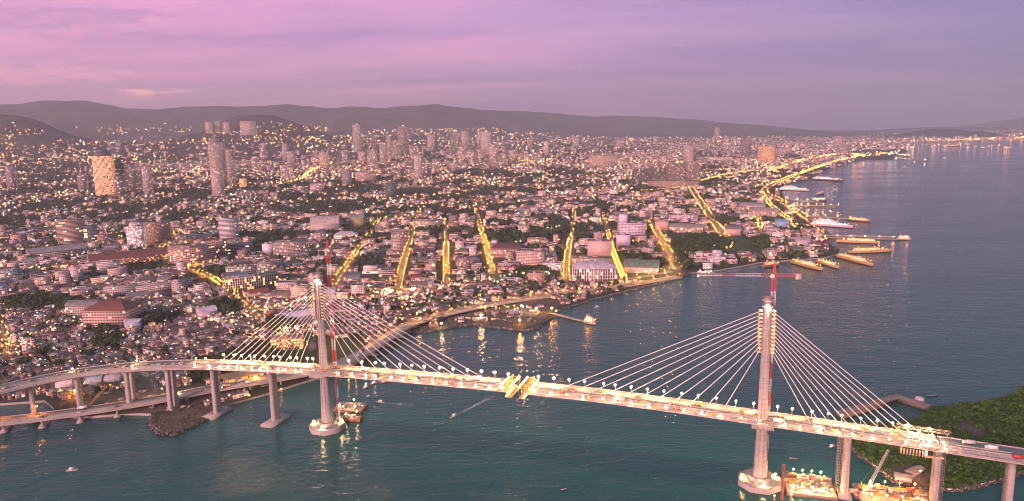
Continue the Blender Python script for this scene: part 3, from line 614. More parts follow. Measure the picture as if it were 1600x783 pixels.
def pylon(root, s, top, lights):
    c = BA+BD*s; zd = float(bz(s)); mb = MB()
    prof = [(2, 5.9), (zd-4, 4.4), (zd+2, 4.2), (zd+50, 3.6), (top-38, 3.5), (top, 3.3)]
    mb.loft([octo(w, z, c[0], c[1], BANG, .95, .82) for z, w in prof]); py = mb.build('pylon', 'concrete', root)
    mb = MB()                                                     # shallow vertical grooves with a darker face: two raised ribs per face
    for sd in (-1, 1):
        for k in (-1, 1):
            for (z0, w0), (z1, w1) in zip(prof[:-1], prof[1:]):
                a = c+BN*sd*w0*.76+BD*k*w0*.28; b = c+BN*sd*w1*.76+BD*k*w1*.28; mb.bar((*a, z0), (*b, z1), .5, 4)
    mb.build('rib', 'concrete', py)
    mb = MB(); mb.loft([octo(r, z, c[0], c[1], BANG) for z, r in ((-2.5, 17.5), (3.6, 17.5), (4.6, 16.6))]); cap = mb.build('pile_cap', 'concrete', root)
    mb = MB(); mb.loft([octo(r, z, c[0], c[1], BANG, 1, .85) for z, r in ((4.59, 9), (7.4, 8.6))]); mb.build('plinth', 'concrete', cap)
    mb = MB()
    for k in range(8):
        a = octo(16.4, 4.6, c[0], c[1], BANG)[k]; b = octo(16.4, 4.6, c[0], c[1], BANG)[(k+1) % 8]
        for z in (.6, 1.2): mb.bar((a[0], a[1], 4.6+z), (b[0], b[1], 4.6+z), .06, 3)
        mb.bar(a, (a[0], a[1], 5.9), .08, 4)
    mb.build('railing', 'steel', cap)
    mb = MB(); mb.obox((*c, zd-2.6), (*(BD*8), 0), (*(BN*12.9), 0), (0, 0, 1.6)); mb.build('crossbeam', 'concrete', py)
    # formwork head on top and little lit access platforms down both sides
    mb = MB(); mb.loft([octo(w, z, c[0], c[1], BANG, .95, .82) for z, w in ((top, 3.3), (top+9, 3.1))]); mb.build('formwork_head', 'steel', py)
    mb = MB()
    for k in range(4): z = top+1.2+k*2.4; mb.loft([octo(4.6, z, c[0], c[1], BANG), octo(4.6, z+.25, c[0], c[1], BANG)], (.45, .12, .1) if k % 2 else (.6, .55, .5))
    mb.build('work_platform', 'plain', py)
    mb = MB(); gl = MB()
    for k in range(12):
        z = top-2-k*2.95
        for sd in (-1, 1):
            q = c+BD*sd*4.8; mb.obox((*q, z), (*(BD*1.7), 0), (*(BN*3.4), 0), (0, 0, .12), (.5, .42, .3)); mb.obox((*(q+BN*-3.3), z+.8), (*(BD*1.6), 0), (*(BN*.06), 0), (0, 0, .7), (.55, .45, .3))
            if (lights and random.random() < .6) or k == 0: gl.ball((*(q+BN*-3.9), z+1.0), .22, np.array(GOLD)*(150 if lights else 60), 0)
    gl.ball((*(c-BN*5.2), top+2), 1.0, np.array(WHITE)*260, 0); gl.ball((*(c+BD*4.4-BN*3), top-1), .7, np.array(WHITE)*80, 0)
    mb.build('access_platforms', 'plain', py, kind='stuff'); gl.build('platform_lights', 'lamp', py, kind='stuff')
    for k, (dx, dn) in enumerate(((-13, -3), (3, -13), (12, 6))):
        q = c+BD*dx+BN*dn; l = thing('floodlight', (*q, 4.6), ['floodlight on the pile cap corner', 'floodlight at the front of the pile cap', 'floodlight at the far edge of the pile cap'][k]+(' of the city side pylon' if s < 100 else ' of the sea side pylon'), 'floodlight', 'floodlights on the pile caps')
        MB().bar((*q, 4.6), (*q, 6.8), .12, 5).build('pole', 'steel', l); MB().ball((*q, 7.3), (.8, .8, .6), np.array(WARM)*300).build('lamp_head', 'lamp', l)
    return py
def stay(root, s, ztop, sa, sgn):
    c = BA+BD*(s+sgn*3.4); a = bp(sa, 0, .9); MB().bar((*c, ztop), a, .23, 6).build('stay_cable', 'cable', root)
    MB().bar(a-(0, 0, .9), a+(np.array([*c, ztop])-a)*.02, .5, 8).build('anchor_sleeve', 'steel', root)
def wallpier(root, x, y, zt, ang, w=9, d=4.5, capw=32, capd=16, cap=True, zb=-2, hammer=True, sea=True):
    e = np.array([cos(ang), sin(ang)]); n = np.array([-e[1], e[0]])
    def ring(z, a, b): return [(x+e[0]*p*b/2+n[0]*q*a/2, y+e[1]*p*b/2+n[1]*q*a/2, z) for p, q in ((-1, -.7), (-.6, -1), (.6, -1), (1, -.7), (1, .7), (.6, 1), (-.6, 1), (-1, .7))]
    mb = MB(); rs = [ring(zb, w*1.08, d*1.1), ring(zt-9, w, d)]
    if hammer: rs += [ring(zt-5, w*1.02, d*1.02), ring(zt-3.72, w*1.5, d*1.15)]
    else: rs += [ring(zt-3.72, w, d)]
    p = MB().loft(rs).build('pier', 'concrete', root)
    if cap: MB().obox((x, y, .4 if sea else GZ-.2), (e[0]*capd/2, e[1]*capd/2, 0), (n[0]*capw/2, n[1]*capw/2, 0), (0, 0, 2.2 if sea else .9)).build('pile_cap', 'concrete', p)
    return p
H1 = thing('cable_stayed_bridge', bp(0, 0, -float(bz(0))), 'city side half of the unfinished cable stayed bridge, its pylon before the shanty shore', 'bridge', 'two halves of the cable stayed bridge')
H2 = thing('cable_stayed_bridge', bp(390, 0, -float(bz(390))), 'sea side half of the unfinished cable stayed bridge, beside the green islet', 'bridge', 'two halves of the cable stayed bridge')
def line(s0, s1, st=5): n = int((s1-s0)/st)+2; return np.array([bp(s) for s in np.linspace(s0, s1, n)])
deck_parts(line(-128, 184), H1); deck_parts(line(201, 512), H2)
pylon(H1, 0, 143.0, False); pylon(H2, 390, 143.0, True)
for k in range(11):
    stay(H1, 0, 141-k*2.95, 168-k*13.6, 1); stay(H2, 390, 141-k*2.95, 226-0+k*13.4, -1)
for k in range(12):
    stay(H1, 0, 141-k*2.8, -121+k*8.4, -1); stay(H2, 390, 141-k*2.8, 506-k*7.4, 1)
for root, s, w in ((H1, -58, 9), (H1, -127, 8), (H2, 451, 8.5), (H2, 511, 9)):
    q = bp(s); wallpier(root, q[0], q[1], q[2], BANG, w, 4.5, 30 if s < 0 else 16, 13 if s < 0 else 9)
# steel stair towers standing beside piers
for s, n, lb in ((-131, 6, 'grey scaffold stair tower beside the outer pier of the city half'), (447, 7, 'rusty scaffold stair tower beside the pier in the lit barges'), (516, 5.5, 'grey scaffold stair tower beside the last pier of the sea half'), (5.5, 8, 'scaffold hoist against the back of the city side pylon')):
    q = bp(s, n); t = thing('stair_tower', (q[0], q[1], -1.5), lb, 'scaffold', 'scaffold towers by the piers')
    MB().truss((q[0], q[1], -1.5), (q[0], q[1], q[2]-4.2), 2.6, 22, .13, col=(.3, .28, .27)).build('frame', 'plain', t)
    mb = MB()
    for k in range(21): z = 1+k*(q[2]-6)/21; mb.box(q[0], q[1], z, 2.2, 2.2, .12, BANG, (.3, .22, .18))
    mb.build('landing', 'plain', t, kind='stuff')
# form travellers at the tips
def traveller(s, sg, lb):
    q = bp(s); t = thing('form_traveller', tuple(q), lb, 'form traveller', 'form travellers at the gap')
    Y1 = (.75, .42, .06)
    def P(a, n, z): return bp(s+sg*a, n, z)
    for n in (-11, -4, 4, 11):
        mb = MB(); mb.bar(P(-7, n, .5), P(7, n, 4.2), .3, 4, Y1); mb.bar(P(-7, n, .5), P(0, n, 5.0), .3, 4, Y1); mb.bar(P(0, n, 5.0), P(7, n, 4.2), .3, 4, Y1); mb.bar(P(0, n, 0), P(0, n, 5.0), .35, 4, Y1); mb.bar(P(-7, n, .5), P(3, n, .6), .3, 4, Y1)
        mb.bar(P(7, n, 4.2), P(6, n, -5.4), .14, 4, Y1); mb.bar(P(3, n, 3.8), P(1.5, n, -5.4), .14, 4, Y1)
        mb.build('main_frame', 'plain', t)
    mb = MB()
    for a in (1.5, 3, 4.5, 6): mb.bar(P(a, -12.5, -5.5), P(a, 12.5, -5.5), .3, 4, (.5, .32, .1))
    for n in np.linspace(-12.5, 12.5, 9): mb.bar(P(.8, n, -5.1), P(6.8, n, -5.1), .18, 4, (.5, .32, .1))
    mb.build('bottom_platform', 'plain', t)
    mb = MB(); mb.truss(P(5.5, -13.5, 4.8), P(5.5, 13.5, 4.8), 1.2, 14, .12, col=Y1); mb.truss(P(.2, -13.5, 5.4), P(.2, 13.5, 5.4), 1.2, 14, .12, col=Y1); mb.build('cross_truss', 'plain', t)
    mb = MB()
    for n in (-12, -6, 0, 6, 12):
        for a, z, c in ((5.8, 4.6, WARM), (2, -4.2, GOLD), (-4, 3.2, WHITE)): mb.ball(P(a, n, z), .5, np.array(c)*220)
    mb.build('work_lights', 'lamp', t, kind='stuff')
traveller(183, 1, 'yellow lit form traveller on the city side tip of the deck'); traveller(202, -1, 'yellow lit form traveller on the sea side tip of the deck')
# left curved approach
LA = np.array([(-620, 520, 33), (-575, 570, 35), (-545, 603, 36), (-508, 645, 37.7), (-479, 673, 39.2), (-444, 691, 41.7), (-397, 696, 45), (-348, 690.5, 48.3), (-320, 683.5, 50.3), tuple(bp(-129))])
LP = dens(np.vstack([smooth(LA, 3)]), 5)
AV = thing('approach_viaduct', (-444, 692, 0), 'curving high approach viaduct on pale wall piers at the left of the bridge', 'viaduct')
deck_parts(LP, AV)
for x, y, two in ((-545, 603, 0), (-479, 673, 0), (-444, 691, 0), (-397, 696, 1), (-348, 690.5, 1)):
    i = int(np.argmin(np.hypot(LP[:, 0]-x, LP[:, 1]-y))); d = LP[min(i+1, len(LP)-1)]-LP[i-1]; an = atan2(d[1], d[0]); n = np.array([-sin(an), cos(an)]); q = LP[i]
    if two:
        for k in (-4.6, 4.6): wallpier(AV, q[0]+n[0]*k, q[1]+n[1]*k, q[2], an, 4.2, 4.0, 7, 7, hammer=False, sea=False)
        MB().obox((q[0], q[1], q[2]-4.4), (cos(an)*2.2, sin(an)*2.2, 0), (n[0]*8, n[1]*8, 0), (0, 0, .68)).build('crosshead', 'concrete', AV)
    else: wallpier(AV, q[0], q[1], q[2], an, 8.5, 4.2, 18, 12, sea=True)
RV = thing('approach_viaduct', bp(560, 0, -46), 'straight high approach viaduct crossing the green islet at the right edge', 'viaduct')
deck_parts(line(513.2, 720), RV)
for s in (557, 602, 648, 694): q = bp(s); wallpier(RV, q[0], q[1], q[2], BANG, 10, 4.6, 16, 10, sea=False)
# launching frame near the end of the sea half
g = thing('beam_gantry', tuple(bp(506)), 'white lit gantry with hanging formwork on the deck end by the islet', 'gantry')
mb = MB()
for n in (-14.3, 14.3):
    mb.truss(bp(486, n, 4), bp(522, n, 4), 2.2, 12, .14, col=(.6, .5, .35))
    for s in (488, 504, 520): mb.bar(bp(s, n, 0), bp(s, n, 3), .3, 4, (.6, .45, .15))
    mb.build('girder', 'plain', g); mb = MB()
mb = MB()
for s in (492, 500, 508): mb.bar(bp(s, -14.3, 5), bp(s, 14.3, 5), .3, 4, (.6, .45, .15))
mb.build('cross_beam', 'plain', g)
mb = MB()
for s in np.linspace(484, 498, 8): mb.obox(bp(s, -14.6, -3.4), (*(BD*.5), 0), (*(BN*.2), 0), (0, 0, 2.2), (.5, .36, .26))
mb.obox(bp(500, -14.8, -2.5), (*(BD*1), 0), (*(BN*.2), 0), (0, 0, 2.6), (.85, .82, .8)); mb.obox(bp(505, -14.8, -4.6), (*(BD*6), 0), (*(BN*1.6), 0), (0, 0, .2), (.5, .36, .26))
mb.build('formwork_panel', 'plain', g)
# ---- lamps on the deck
def bridge_lamp(p, n, side, h, col, pw, label, r=.75, out=0.):
    l = thing('bridge_lamp', tuple(p), label, 'lamp', 'floodlights along the bridge deck')
    pw *= random.uniform(.6, 1.35); r *= random.uniform(.85, 1.12)
    MB().bar(p, p+(0, 0, h), .2, 5, cap=False).bar(p+(0, 0, h), p+(BN[0]*out, BN[1]*out, h+.25), .1, 4).build('pole', 'steel', l)
    MB().ball(p+(BN[0]*out, BN[1]*out, h+.3), (r, r, r*.8), np.array(col)*pw).build('lamp_head', 'lamp', l)
BWHITE = (1.0, .56, .25)
def along(ss, path, half):
    for k, s in enumerate(ss):
        s = s+random.uniform(-2, 2); q = path(s)
        bridge_lamp(q+np.array([*(BN*12.4), 0]), 0, 1, 6.2, BWHITE, LAMPW, 'tall floodlight glowing on the far edge of the '+half, .8, -.6)
        q = path(s+4)
        bridge_lamp(q+np.array([*(BN*-12.6), 0]), 0, -1, 3.0, BWHITE, LAMPW*1.3, 'low floodlight glowing on the near edge of the '+half, .45, -1.2)
LAMPW = 780
along(np.arange(20, 182, 13.2), bp, 'city side main span'); along(np.arange(208, 386, 13.4), bp, 'sea side main span')
along(np.arange(402, 508, 11.5), bp, 'sea side back span'); along(np.arange(-122, -8, 9.5), bp, 'city side back span')
for s in (494, 498, 503, 508, 513):
    bridge_lamp(bp(s, -5 if s % 2 else 5), 0, 1, 3.5, WHITE, 300, 'bright work light among the gantry beams at the deck end', .8)
def lpath(f):
    i = f*(len(LP)-1); j = int(i); a = LP[j]; b = LP[min(j+1, len(LP)-1)]; return a+(b-a)*(i-j)
for f, sd in ((.40, 1), (.44, -1), (.60, 1), (.76, 1), (.79, -1), (.93, 1), (.96, 1), (.97, -1)):
    q = lpath(f); bridge_lamp(q+np.array([*(BN*10*sd), 0]), 0, 1, 3.2, WARM, 300, 'work light among materials on the curving approach deck', .75)
# ---- tower cranes behind the pylons
def tower_crane(s, n, top, jibdir, jl, cl, lb):
    q = bp(s, n); x, y = q[0], q[1]; t = thing('tower_crane', (x, y, 3), lb, 'crane', 'red and white tower cranes')
    cr = lambda f: (.62, .05, .05) if int(f*14) % 2 else (.75, .68, .66)
    MB().truss((x, y, 3), (x, y, top), 2.6, 60, .2, col=cr).build('mast', 'plain', t)
    j = np.array([cos(jibdir), sin(jibdir)]); e = np.array([x, y, top+2])
    MB().truss(e, e+np.array([*(j*jl), 0]), 2.2, int(jl/2.4), .11, 1.2, col=lambda f: (.85, .78, .8) if int(f*6) % 3 else (.6, .22, .2), tri=True).build('jib', 'plain', t)
    mb = MB(); mb.truss(e, e-np.array([*(j*cl), 0]), 2.0, int(cl/2.4), .17, col=(.7, .1, .08), tri=True); mb.build('counter_jib', 'plain', t)
    MB().obox(e-np.array([*(j*(cl-2)), 1.5]), (*(j*2), 0), (-j[1]*1.2, j[0]*1.2, 0), (0, 0, 2), (.45, .42, .4)).build('counterweight', 'plain', t)
    mb = MB(); mb.truss(e, e+(0, 0, 9), 2, 4, .2, .5, col=(.7, .08, .06)); mb.bar(e+(0, 0, 9), e+np.array([*(j*jl*.7), 1.2]), .1, 3, (.5, .4, .4)); mb.bar(e+(0, 0, 9), e-np.array([*(j*cl*.9), 0]), .1, 3, (.5, .4, .4)); mb.build('apex', 'plain', t)
    MB().obox(e+np.array([j[0]*1.5-j[1]*2, j[1]*1.5+j[0]*2, -.6]), (*(j*1.2), 0), (-j[1]*.9, j[0]*.9, 0), (0, 0, 1.2), (.75, .7, .7)).build('cab', 'plain', t)
    MB().ball(e+np.array([*(j*jl*.98), -.9]), .5, np.array((1, .25, .12))*40).ball(e+np.array([*(j*2), -1.6]), .6, np.array(WHITE)*60).build('marker_lights', 'lamp', t, kind='stuff')
tower_crane(394, 9.5, 165, radians(176), 58, 20, 'red tower crane with long white jib behind the sea side pylon')
tower_crane(6, 9.5, 170, radians(98), 46, 14, 'red and white tower crane behind the city side pylon')

print('stage 3 %.1f' % (_time.time()-_t0))

STREETW = 820
# ------------------------------------------------------------------ landmark buildings, one by one
FOOT = []       # (cx, cy, radius) footprints kept free
MARKS = []      # (x, y, phrase) used to say where ordinary buildings stand
def face_windows(mb, cx, cy, z0, w, d, h, rot, fl, pitch, lit, style, litcol=None, pw=1.9, sink=.12):
    """window glazing set proud of each wall; Col carries glass tint, material 1 = lit"""
    c, s = cos(rot), sin(rot); fh = h/fl
    for (ax, ay, L_, off) in ((1, 0, w, -d/2), (0, 1, d, w/2), (-1, 0, w, d/2), (0, -1, d, -w/2)):
        n = max(1, int(L_/pitch)); nx, ny = ((0, -1), (1, 0), (0, 1), (-1, 0))[((1, 0), (0, 1), (-1, 0), (0, -1)).index((ax, ay))]
        half = (d/2 if ax else w/2)+sink
        for i in range(n if style != 'ribbon' else max(1, n//2)):
            u0 = -L_/2+(i+.2)*L_/n; u1 = -L_/2+(i+.8)*L_/n
            if style == 'ribbon': u0, u1 = -L_/2+i*L_/max(1, n//2)+.15, -L_/2+(i+1)*L_/max(1, n//2)-.15
            for f in range(fl):
                v0 = z0+fh*(f+.3); v1 = z0+fh*(f+.78)
                if style == 'tall': v0 = z0+fh*(f+.1); v1 = z0+fh*(f+.9)
                V = []
                for u, v in ((u0, v0), (u1, v0), (u1, v1), (u0, v1)):
                    lx = nx*half+ax*u; ly = ny*half+ay*u; V.append((cx+lx*c-ly*s, cy+lx*s+ly*c, v))
                if random.random() < lit:
                    k = pw*(.5+random.random()); cc = np.array(litcol or random.choice((WARM, WARM, GOLD, WHITE)))*k; mb.raw(V, [(0, 1, 2, 3)], cc, 1)
                else: mb.raw(V, [(0, 1, 2, 3)], (.05, .055, .07), 0)
def hero(name, label, cat, x0, x1, yb, yt, col, dep=.7, yaw=0, roof='flat', roofc=(.3, .27, .26), win='grid', lit=.1, fh=3.4, pitch=3.4, litcol=None, group=None, extra=None, pw=1.9, bands=True, mark=None, hm=None):
    if 0 <= yaw <= 14 and x1-x0 < 60: yaw = -max(yaw, 7)
    xm = (x0+x1)/2; gx, gy, gz = land(xm, yb); D = float(np.array([gx, gy, gz-CAMH])@FW); mpp = D/FPX; vis = (x1-x0)*mpp
    y_ = radians(yaw); w = vis/(cos(y_)+dep*abs(sin(y_))); d = dep*w; h = hm or (yb-yt)*mpp/.975
    v = np.array([gx, gy]); v /= np.linalg.norm(v); fr = d/2*cos(y_)+w/2*abs(sin(y_))
    cx, cy = gx+v[0]*fr*.95, gy+v[1]*fr*.95; rot = -atan2(gx, gy)+y_
    gz = max(GZ, float(T(cx, cy)))-.3
    t = thing(name, (cx, cy, gz), label, cat, group); fl = max(1, int(round(h/fh)))
    FOOT.append((cx, cy, hypot(w, d)/2*.92)); MARKS.append((cx, cy, ' '.join((mark or label.split(' with ')[0].split(' beside ')[0].split(' behind ')[0]).split()[:5])))
    wl = MB(); wl.box(cx, cy, gz, w, d, h, rot, col, 0).build('wall', 'painted', t)
    mb = MB()
    if roof == 'flat':
        for a, b, ww, dd in ((0, -d/2, w+.6, .5), (0, d/2, w+.6, .5), (-w/2, 0, .5, d-.5), (w/2, 0, .5, d-.5)):
            mb.box(cx+a*cos(rot)-b*sin(rot), cy+a*sin(rot)+b*cos(rot), gz+h+.004, ww, dd, 1.1, rot, np.array(col)*.95)
        mb.box(cx, cy, gz+h+.01, w-1.2, d-1.2, .25, rot, roofc)
        for k in range(2+int(w > 30)):
            a, b = (random.random()-.5)*w*.6, (random.random()-.5)*d*.6; q = 2+random.random()*min(w, d)*.16
            mb.box(cx+a*cos(rot)-b*sin(rot), cy+a*sin(rot)+b*cos(rot), gz+h+.26, q*1.6, q, 2+random.random()*2.2, rot, np.array(col)*.85)
    elif roof in ('gable', 'hip'):
        o = 1.0; rh = min(w, d)*.26; ins = 0 if roof == 'gable' else min(w, d)/2*.9; c, s = cos(rot), sin(rot)
        L_ = [(-w/2-o, -d/2-o, 0), (w/2+o, -d/2-o, 0), (w/2+o, d/2+o, 0), (-w/2-o, d/2+o, 0), (-w/2-o+ins, 0, rh), (w/2+o-ins, 0, rh)]
        if d > w: L_ = [(-w/2-o, -d/2-o, 0), (w/2+o, -d/2-o, 0), (w/2+o, d/2+o, 0), (-w/2-o, d/2+o, 0), (0, -d/2-o+ins, rh), (0, d/2+o-ins, rh)]
        V = [(cx+a*c-b*s, cy+a*s+b*c, gz+h+.02+z) for a, b, z in L_]
        F4 = [(0, 1, 5, 4), (2, 3, 4, 5)] if d <= w else [(1, 2, 5, 4), (3, 0, 4, 5)]; F3 = [(1, 2, 5), (3, 0, 4)] if d <= w else [(0, 1, 4), (2, 3, 5)]
        mb.raw(V, F4, roofc); mb.raw(V, F3, roofc if roof == 'hip' else col); mb.raw(V, [(3, 2, 1, 0)], roofc)
    elif roof == 'barrel':
        k = 10; c, s = cos(rot), sin(rot); rh = min(w, d)*.3; V = []
        for e in (-1, 1):
            for i in range(k+1):
                th = pi*i/k; a, b, z = (e*w/2, -cos(th)*d/2, sin(th)*rh) if w >= d else (-cos(th)*w/2, e*d/2, sin(th)*rh); V.append((cx+a*c-b*s, cy+a*s+b*c, gz+h+.02+z))
        mb.raw(V, [(i, i+1, k+2+i, k+1+i) for i in range(k)], roofc); mb.raw(V, [list(range(k+1)), list(range(k+1, 2*k+2))], col)
    mb.build('roof', 'roof', t)
    if win:
        mb = MB(); face_windows(mb, cx, cy, gz, w, d, h, rot, fl, pitch, lit, win, litcol, pw); mb.build('windows', ['glass', 'glow'], t, kind='stuff')
    if bands and fl > 1 and win:
        mb = MB()
        for f in range(1, fl+1): mb.box(cx, cy, gz+h*f/fl-.25-(.05 if f == fl else 0), w+.7, d+.7, .3, rot, np.array(col)*1.06)
        mb.build('floor_bands', 'painted', t)
    if extra: extra(t, cx, cy, gz, w, d, h, rot, col)
    return t
def loc(cx, cy, rot, a, b): return cx+a*cos(rot)-b*sin(rot), cy+a*sin(rot)+b*cos(rot)
def tier(k=.6, hh=.25, n=1):
    def f(t, cx, cy, gz, w, d, h, rot, col):
        z = gz+h+.3
        for i in range(n):
            q = k**(i+1); mb = MB(); mb.box(cx, cy, z, w*q, d*q, h*hh, rot, np.array(col)*.95); mb.build('upper_tier', 'painted', t)
            m2 = MB(); face_windows(m2, cx, cy, z, w*q, d*q, h*hh, rot, max(1, int(h*hh/3.4)), 3.4, .1, 'grid'); m2.build('windows', ['glass', 'glow'], t, kind='stuff'); z += h*hh
    return f
def podium(k=1.5, hp=9, c=(.55, .42, .36), glow=None):
    def f(t, cx, cy, gz, w, d, h, rot, col):
        mb = MB(); mb.box(cx, cy, gz-.2, w*k, d*k, hp, rot, c); mb.build('podium', 'wall', t)
        if glow:
            for a in np.linspace(-w*k/2, w*k/2, 6): x, y = loc(cx, cy, rot, a, -d*k/2-4); LAMPS.append((x, y, gz, 7, glow, 'at the foot of the '+t['label'].split(' with ')[0].lower()))
    return f
def crown(c=(.10, .12, .12)):
    def f(t, cx, cy, gz, w, d, h, rot, col):
        mb = MB(); mb.box(cx, cy, gz+h+.3, w*.82, d*.82, h*.09, rot, c, taper=.9); mb.box(cx, cy, gz+h*1.09+.3, w*.5, d*.5, h*.06, rot, c); x, y = cx, cy; mb.bar((x, y, gz+h*1.15), (x, y, gz+h*1.3), .5, 4, c); mb.build('crown', 'plain', t)
    return f
PINK = (.62, .42, .40); WHT = (.74, .68, .66); CREAM = (.60, .50, .40); TAN = (.42, .31, .25); BRN = (.28, .19, .15); GRY = (.38, .36, .36); DRK = (.13, .13, .14); GRN = (.09, .13, .11); SAL = (.58, .36, .30)
RED = (.30, .07, .06); ZINC = (.42, .40, .42)
# left of town
hero('office_tower', 'tall orange lit office tower with dark stepped crown at the far left of town', 'tower', 152, 182, 306, 246, (.30, .17, .10), .8, 12, win='tall', lit=.86, pitch=4.5, litcol=(1, .30, .06), pw=1.1, extra=crown(), mark='orange lit office tower')  # orange facade lighting imitated by glowing tall windows
hero('office_tower', 'dark glass tower standing behind the orange lit office tower', 'tower', 180, 199, 302, 250, (.16, .15, .17), .8, 20, win='ribbon', lit=.1)
hero('apartment_tower', 'slim pale tower to the right of the orange lit office tower', 'tower', 199, 215, 303, 258, (.42, .36, .34), .9, 10)
hero('apartment_block', 'round shouldered grey block at the foot of the orange lit office tower', 'building', 183, 197, 308, 277, (.22, .24, .27), .9, 5, win='ribbon')
hero('apartment_tower', 'tallest twin slab tower in town, pale front with dark recessed strips', 'tower', 331, 356, 288, 225, (.44, .37, .34), .6, 8, fh=3.2, pitch=3, extra=crown((.2, .17, .16)), mark='tallest twin slab tower')
hero('apartment_tower', 'narrow slab tower joined to the right side of the tallest twin tower', 'tower', 357, 369, 290, 236, (.40, .30, .29), 1.4, 8, fh=3.2)
hero('apartment_tower', 'pale tower in front of the tallest twin slab tower', 'tower', 333, 352, 309, 265, (.60, .50, .48), .8, 12, fh=3.2, mark='pale tower before the twin slabs')
hero('office_building', 'broad cream office slab with horizontal sun louvres at the left of town', 'building', 95, 134, 386, 346, (.58, .44, .36), .55, 14, win='ribbon', lit=.05, fh=3.1, mark='cream louvred office slab')
hero('office_building', 'dark blue glass office block beside the cream louvred slab', 'building', 135, 157, 384, 354, (.14, .17, .21), .7, 14, win='ribbon', lit=.12)
hero('hotel', 'white hotel tower with stepped top and lit balconies left of the brown slab', 'hotel', 202, 229, 392, 355, (.85, .74, .72), .75, 10, lit=.35, litcol=(1, .8, .7), pw=1.2, extra=tier(.6, .14), mark='white hotel tower with stepped top')
hero('apartment_building', 'brown apartment slab beside the white stepped hotel tower', 'building', 226, 268, 383, 350, (.42, .28, .21), .5, -6, lit=.05, mark='brown apartment slab')
hero('office_building', 'bright white plain sided tower in the left middle of town', 'building', 345, 374, 377, 344, (.80, .74, .78), .8, -18, win='ribbon', lit=.08, mark='bright white plain sided tower')
hero('department_store', 'large salmon block with lit ground floor on the street below the brown slab', 'building', 267, 336, 417, 390, (.66, .42, .34), .8, 25, lit=.14, fh=4.2, pitch=4.5, mark='large salmon corner block', extra=podium(1.02, 4.6, (.7, .45, .25), GOLD))
hero('office_building', 'tan striped block at the back corner of the large salmon block', 'building', 331, 356, 402, 378, (.50, .36, .29), .6, 0, win='tall', lit=.04)
hero('parking_building', 'long grey open sided parking building right of the tan striped block', 'building', 357, 396, 396, 382, (.36, .35, .36), .6, 0, win='ribbon', lit=.06)
hero('white_hall', 'blank white sided hall among grey roofs near the middle left', 'building', 411, 428, 400, 382, (.82, .74, .82), .8, 0, win=None)
hero('apartment_building', 'grey apartment block with golden lit shop beside the blank white hall', 'building', 429, 482, 402, 380, (.46, .38, .36), .5, 6)
hero('school', 'long arcaded school front with lit arches on the bend of the golden street', 'school', 352, 438, 453, 434, (.50, .44, .40), .22, 14, lit=.2, fh=4.5, pitch=4, win='tall', litcol=GOLD, mark='long arcaded school')
hero('school_wing', 'rear wing of the arcaded school around its planted court', 'school', 355, 402, 430, 418, (.48, .46, .42), .25, 10, fh=4)
hero('office_building', 'grey office block with bright sign at the end of the arcaded school', 'building', 404, 432, 428, 411, (.40, .36, .34), .6, 6)
hero('mall', 'big pink block with dark red roof above the shanty quarter', 'mall', 138, 224, 517, 487, (.68, .42, .38), .75, -32, roof='hip', roofc=(.26, .08, .07), lit=.06, fh=4.2, pitch=4, mark='big pink block with red roof')
hero('gymnasium', 'blue sided hall with pale roof beside the big pink block', 'building', 197, 223, 519, 503, (.34, .40, .55), .6, -25, roof='gable', roofc=(.66, .60, .66), win=None, mark='blue sided hall with pale roof')
hero('warehouse', 'long grey roofed shed left of the big pink block', 'building', 108, 160, 496, 478, (.50, .42, .40), .5, -30, roof='gable', roofc=(.33, .29, .29), lit=.1)
hero('apartment_building', 'white gridded block with dark balconies below the red roofed market', 'building', 155, 188, 428, 410, (.72, .62, .64), .6, 10, lit=.05)
hero('market_hall', 'long dark red roofed market hall left of the white stepped hotel', 'building', 146, 262, 412, 403, (.55, .33, .26), .3, 6, roof='gable', roofc=(.24, .07, .06), lit=.3, litcol=GOLD, mark='long red roofed market hall')
hero('school_wing', 'long low white school wing with two rows of windows', 'school', 216, 300, 455, 444, (.60, .52, .52), .15, 12, fh=3.6, lit=.03, mark='long low white school wing')
hero('school_wing', 'low white school wing on the left of the longer wing', 'school', 166, 214, 462, 449, (.58, .50, .50), .2, 12, fh=3.6, lit=.03)
hero('office_building', 'white fronted three storey block in front of the low school wing', 'building', 270, 290, 461, 442, (.66, .56, .56), 1.1, 25, lit=.05)
hero('warehouse', 'long grey platform roofed depot left of the white hotel', 'building', 50, 130, 405, 393, (.46, .40, .38), .35, 8, roof='gable', roofc=(.38, .33, .33), lit=.08)
hero('apartment_building', 'pale blue grey block at the left edge of town', 'building', 0, 34, 437, 424, (.40, .50, .54), .5, 8)
hero('apartment_building', 'white ribbed block at the left edge near the shanty roofs', 'building', -4, 19, 468, 452, (.62, .56, .60), .5, 0, win='tall')
hero('chapel', 'purple lit low roof beside the dark tree clump left of the pylon', 'building', 308, 340, 498, 488, (.5, .4, .5), .8, 20, roof='barrel', roofc=(.72, .60, .76), win=None)
hero('covered_court', 'long lilac barrel roofed covered court behind the city side pylon', 'building', 430, 494, 508, 497, (.45, .4, .45), .35, 16, roof='barrel', roofc=(.72, .64, .80), win=None, mark='lilac barrel roofed court')
hero('low_hall', 'golden lit two storey block on the shore behind the back span cables', 'building', 425, 475, 548, 530, (.62, .42, .16), .5, 8, lit=.5, litcol=GOLD, pw=1.6, mark='golden lit block on the shore')
hero('low_hall', 'dark square hall right beside the city side pylon on the shore', 'building', 484, 500, 549, 536, (.10, .09, .10), .8, 6, win=None)
hero('low_hall', 'orange lit long shed under the city side back span', 'building', 350, 440, 600, 588, (.55, .33, .12), .3, 12, lit=.5, litcol=AMBER, pw=1.5, roof='gable', roofc=(.4, .28, .18))
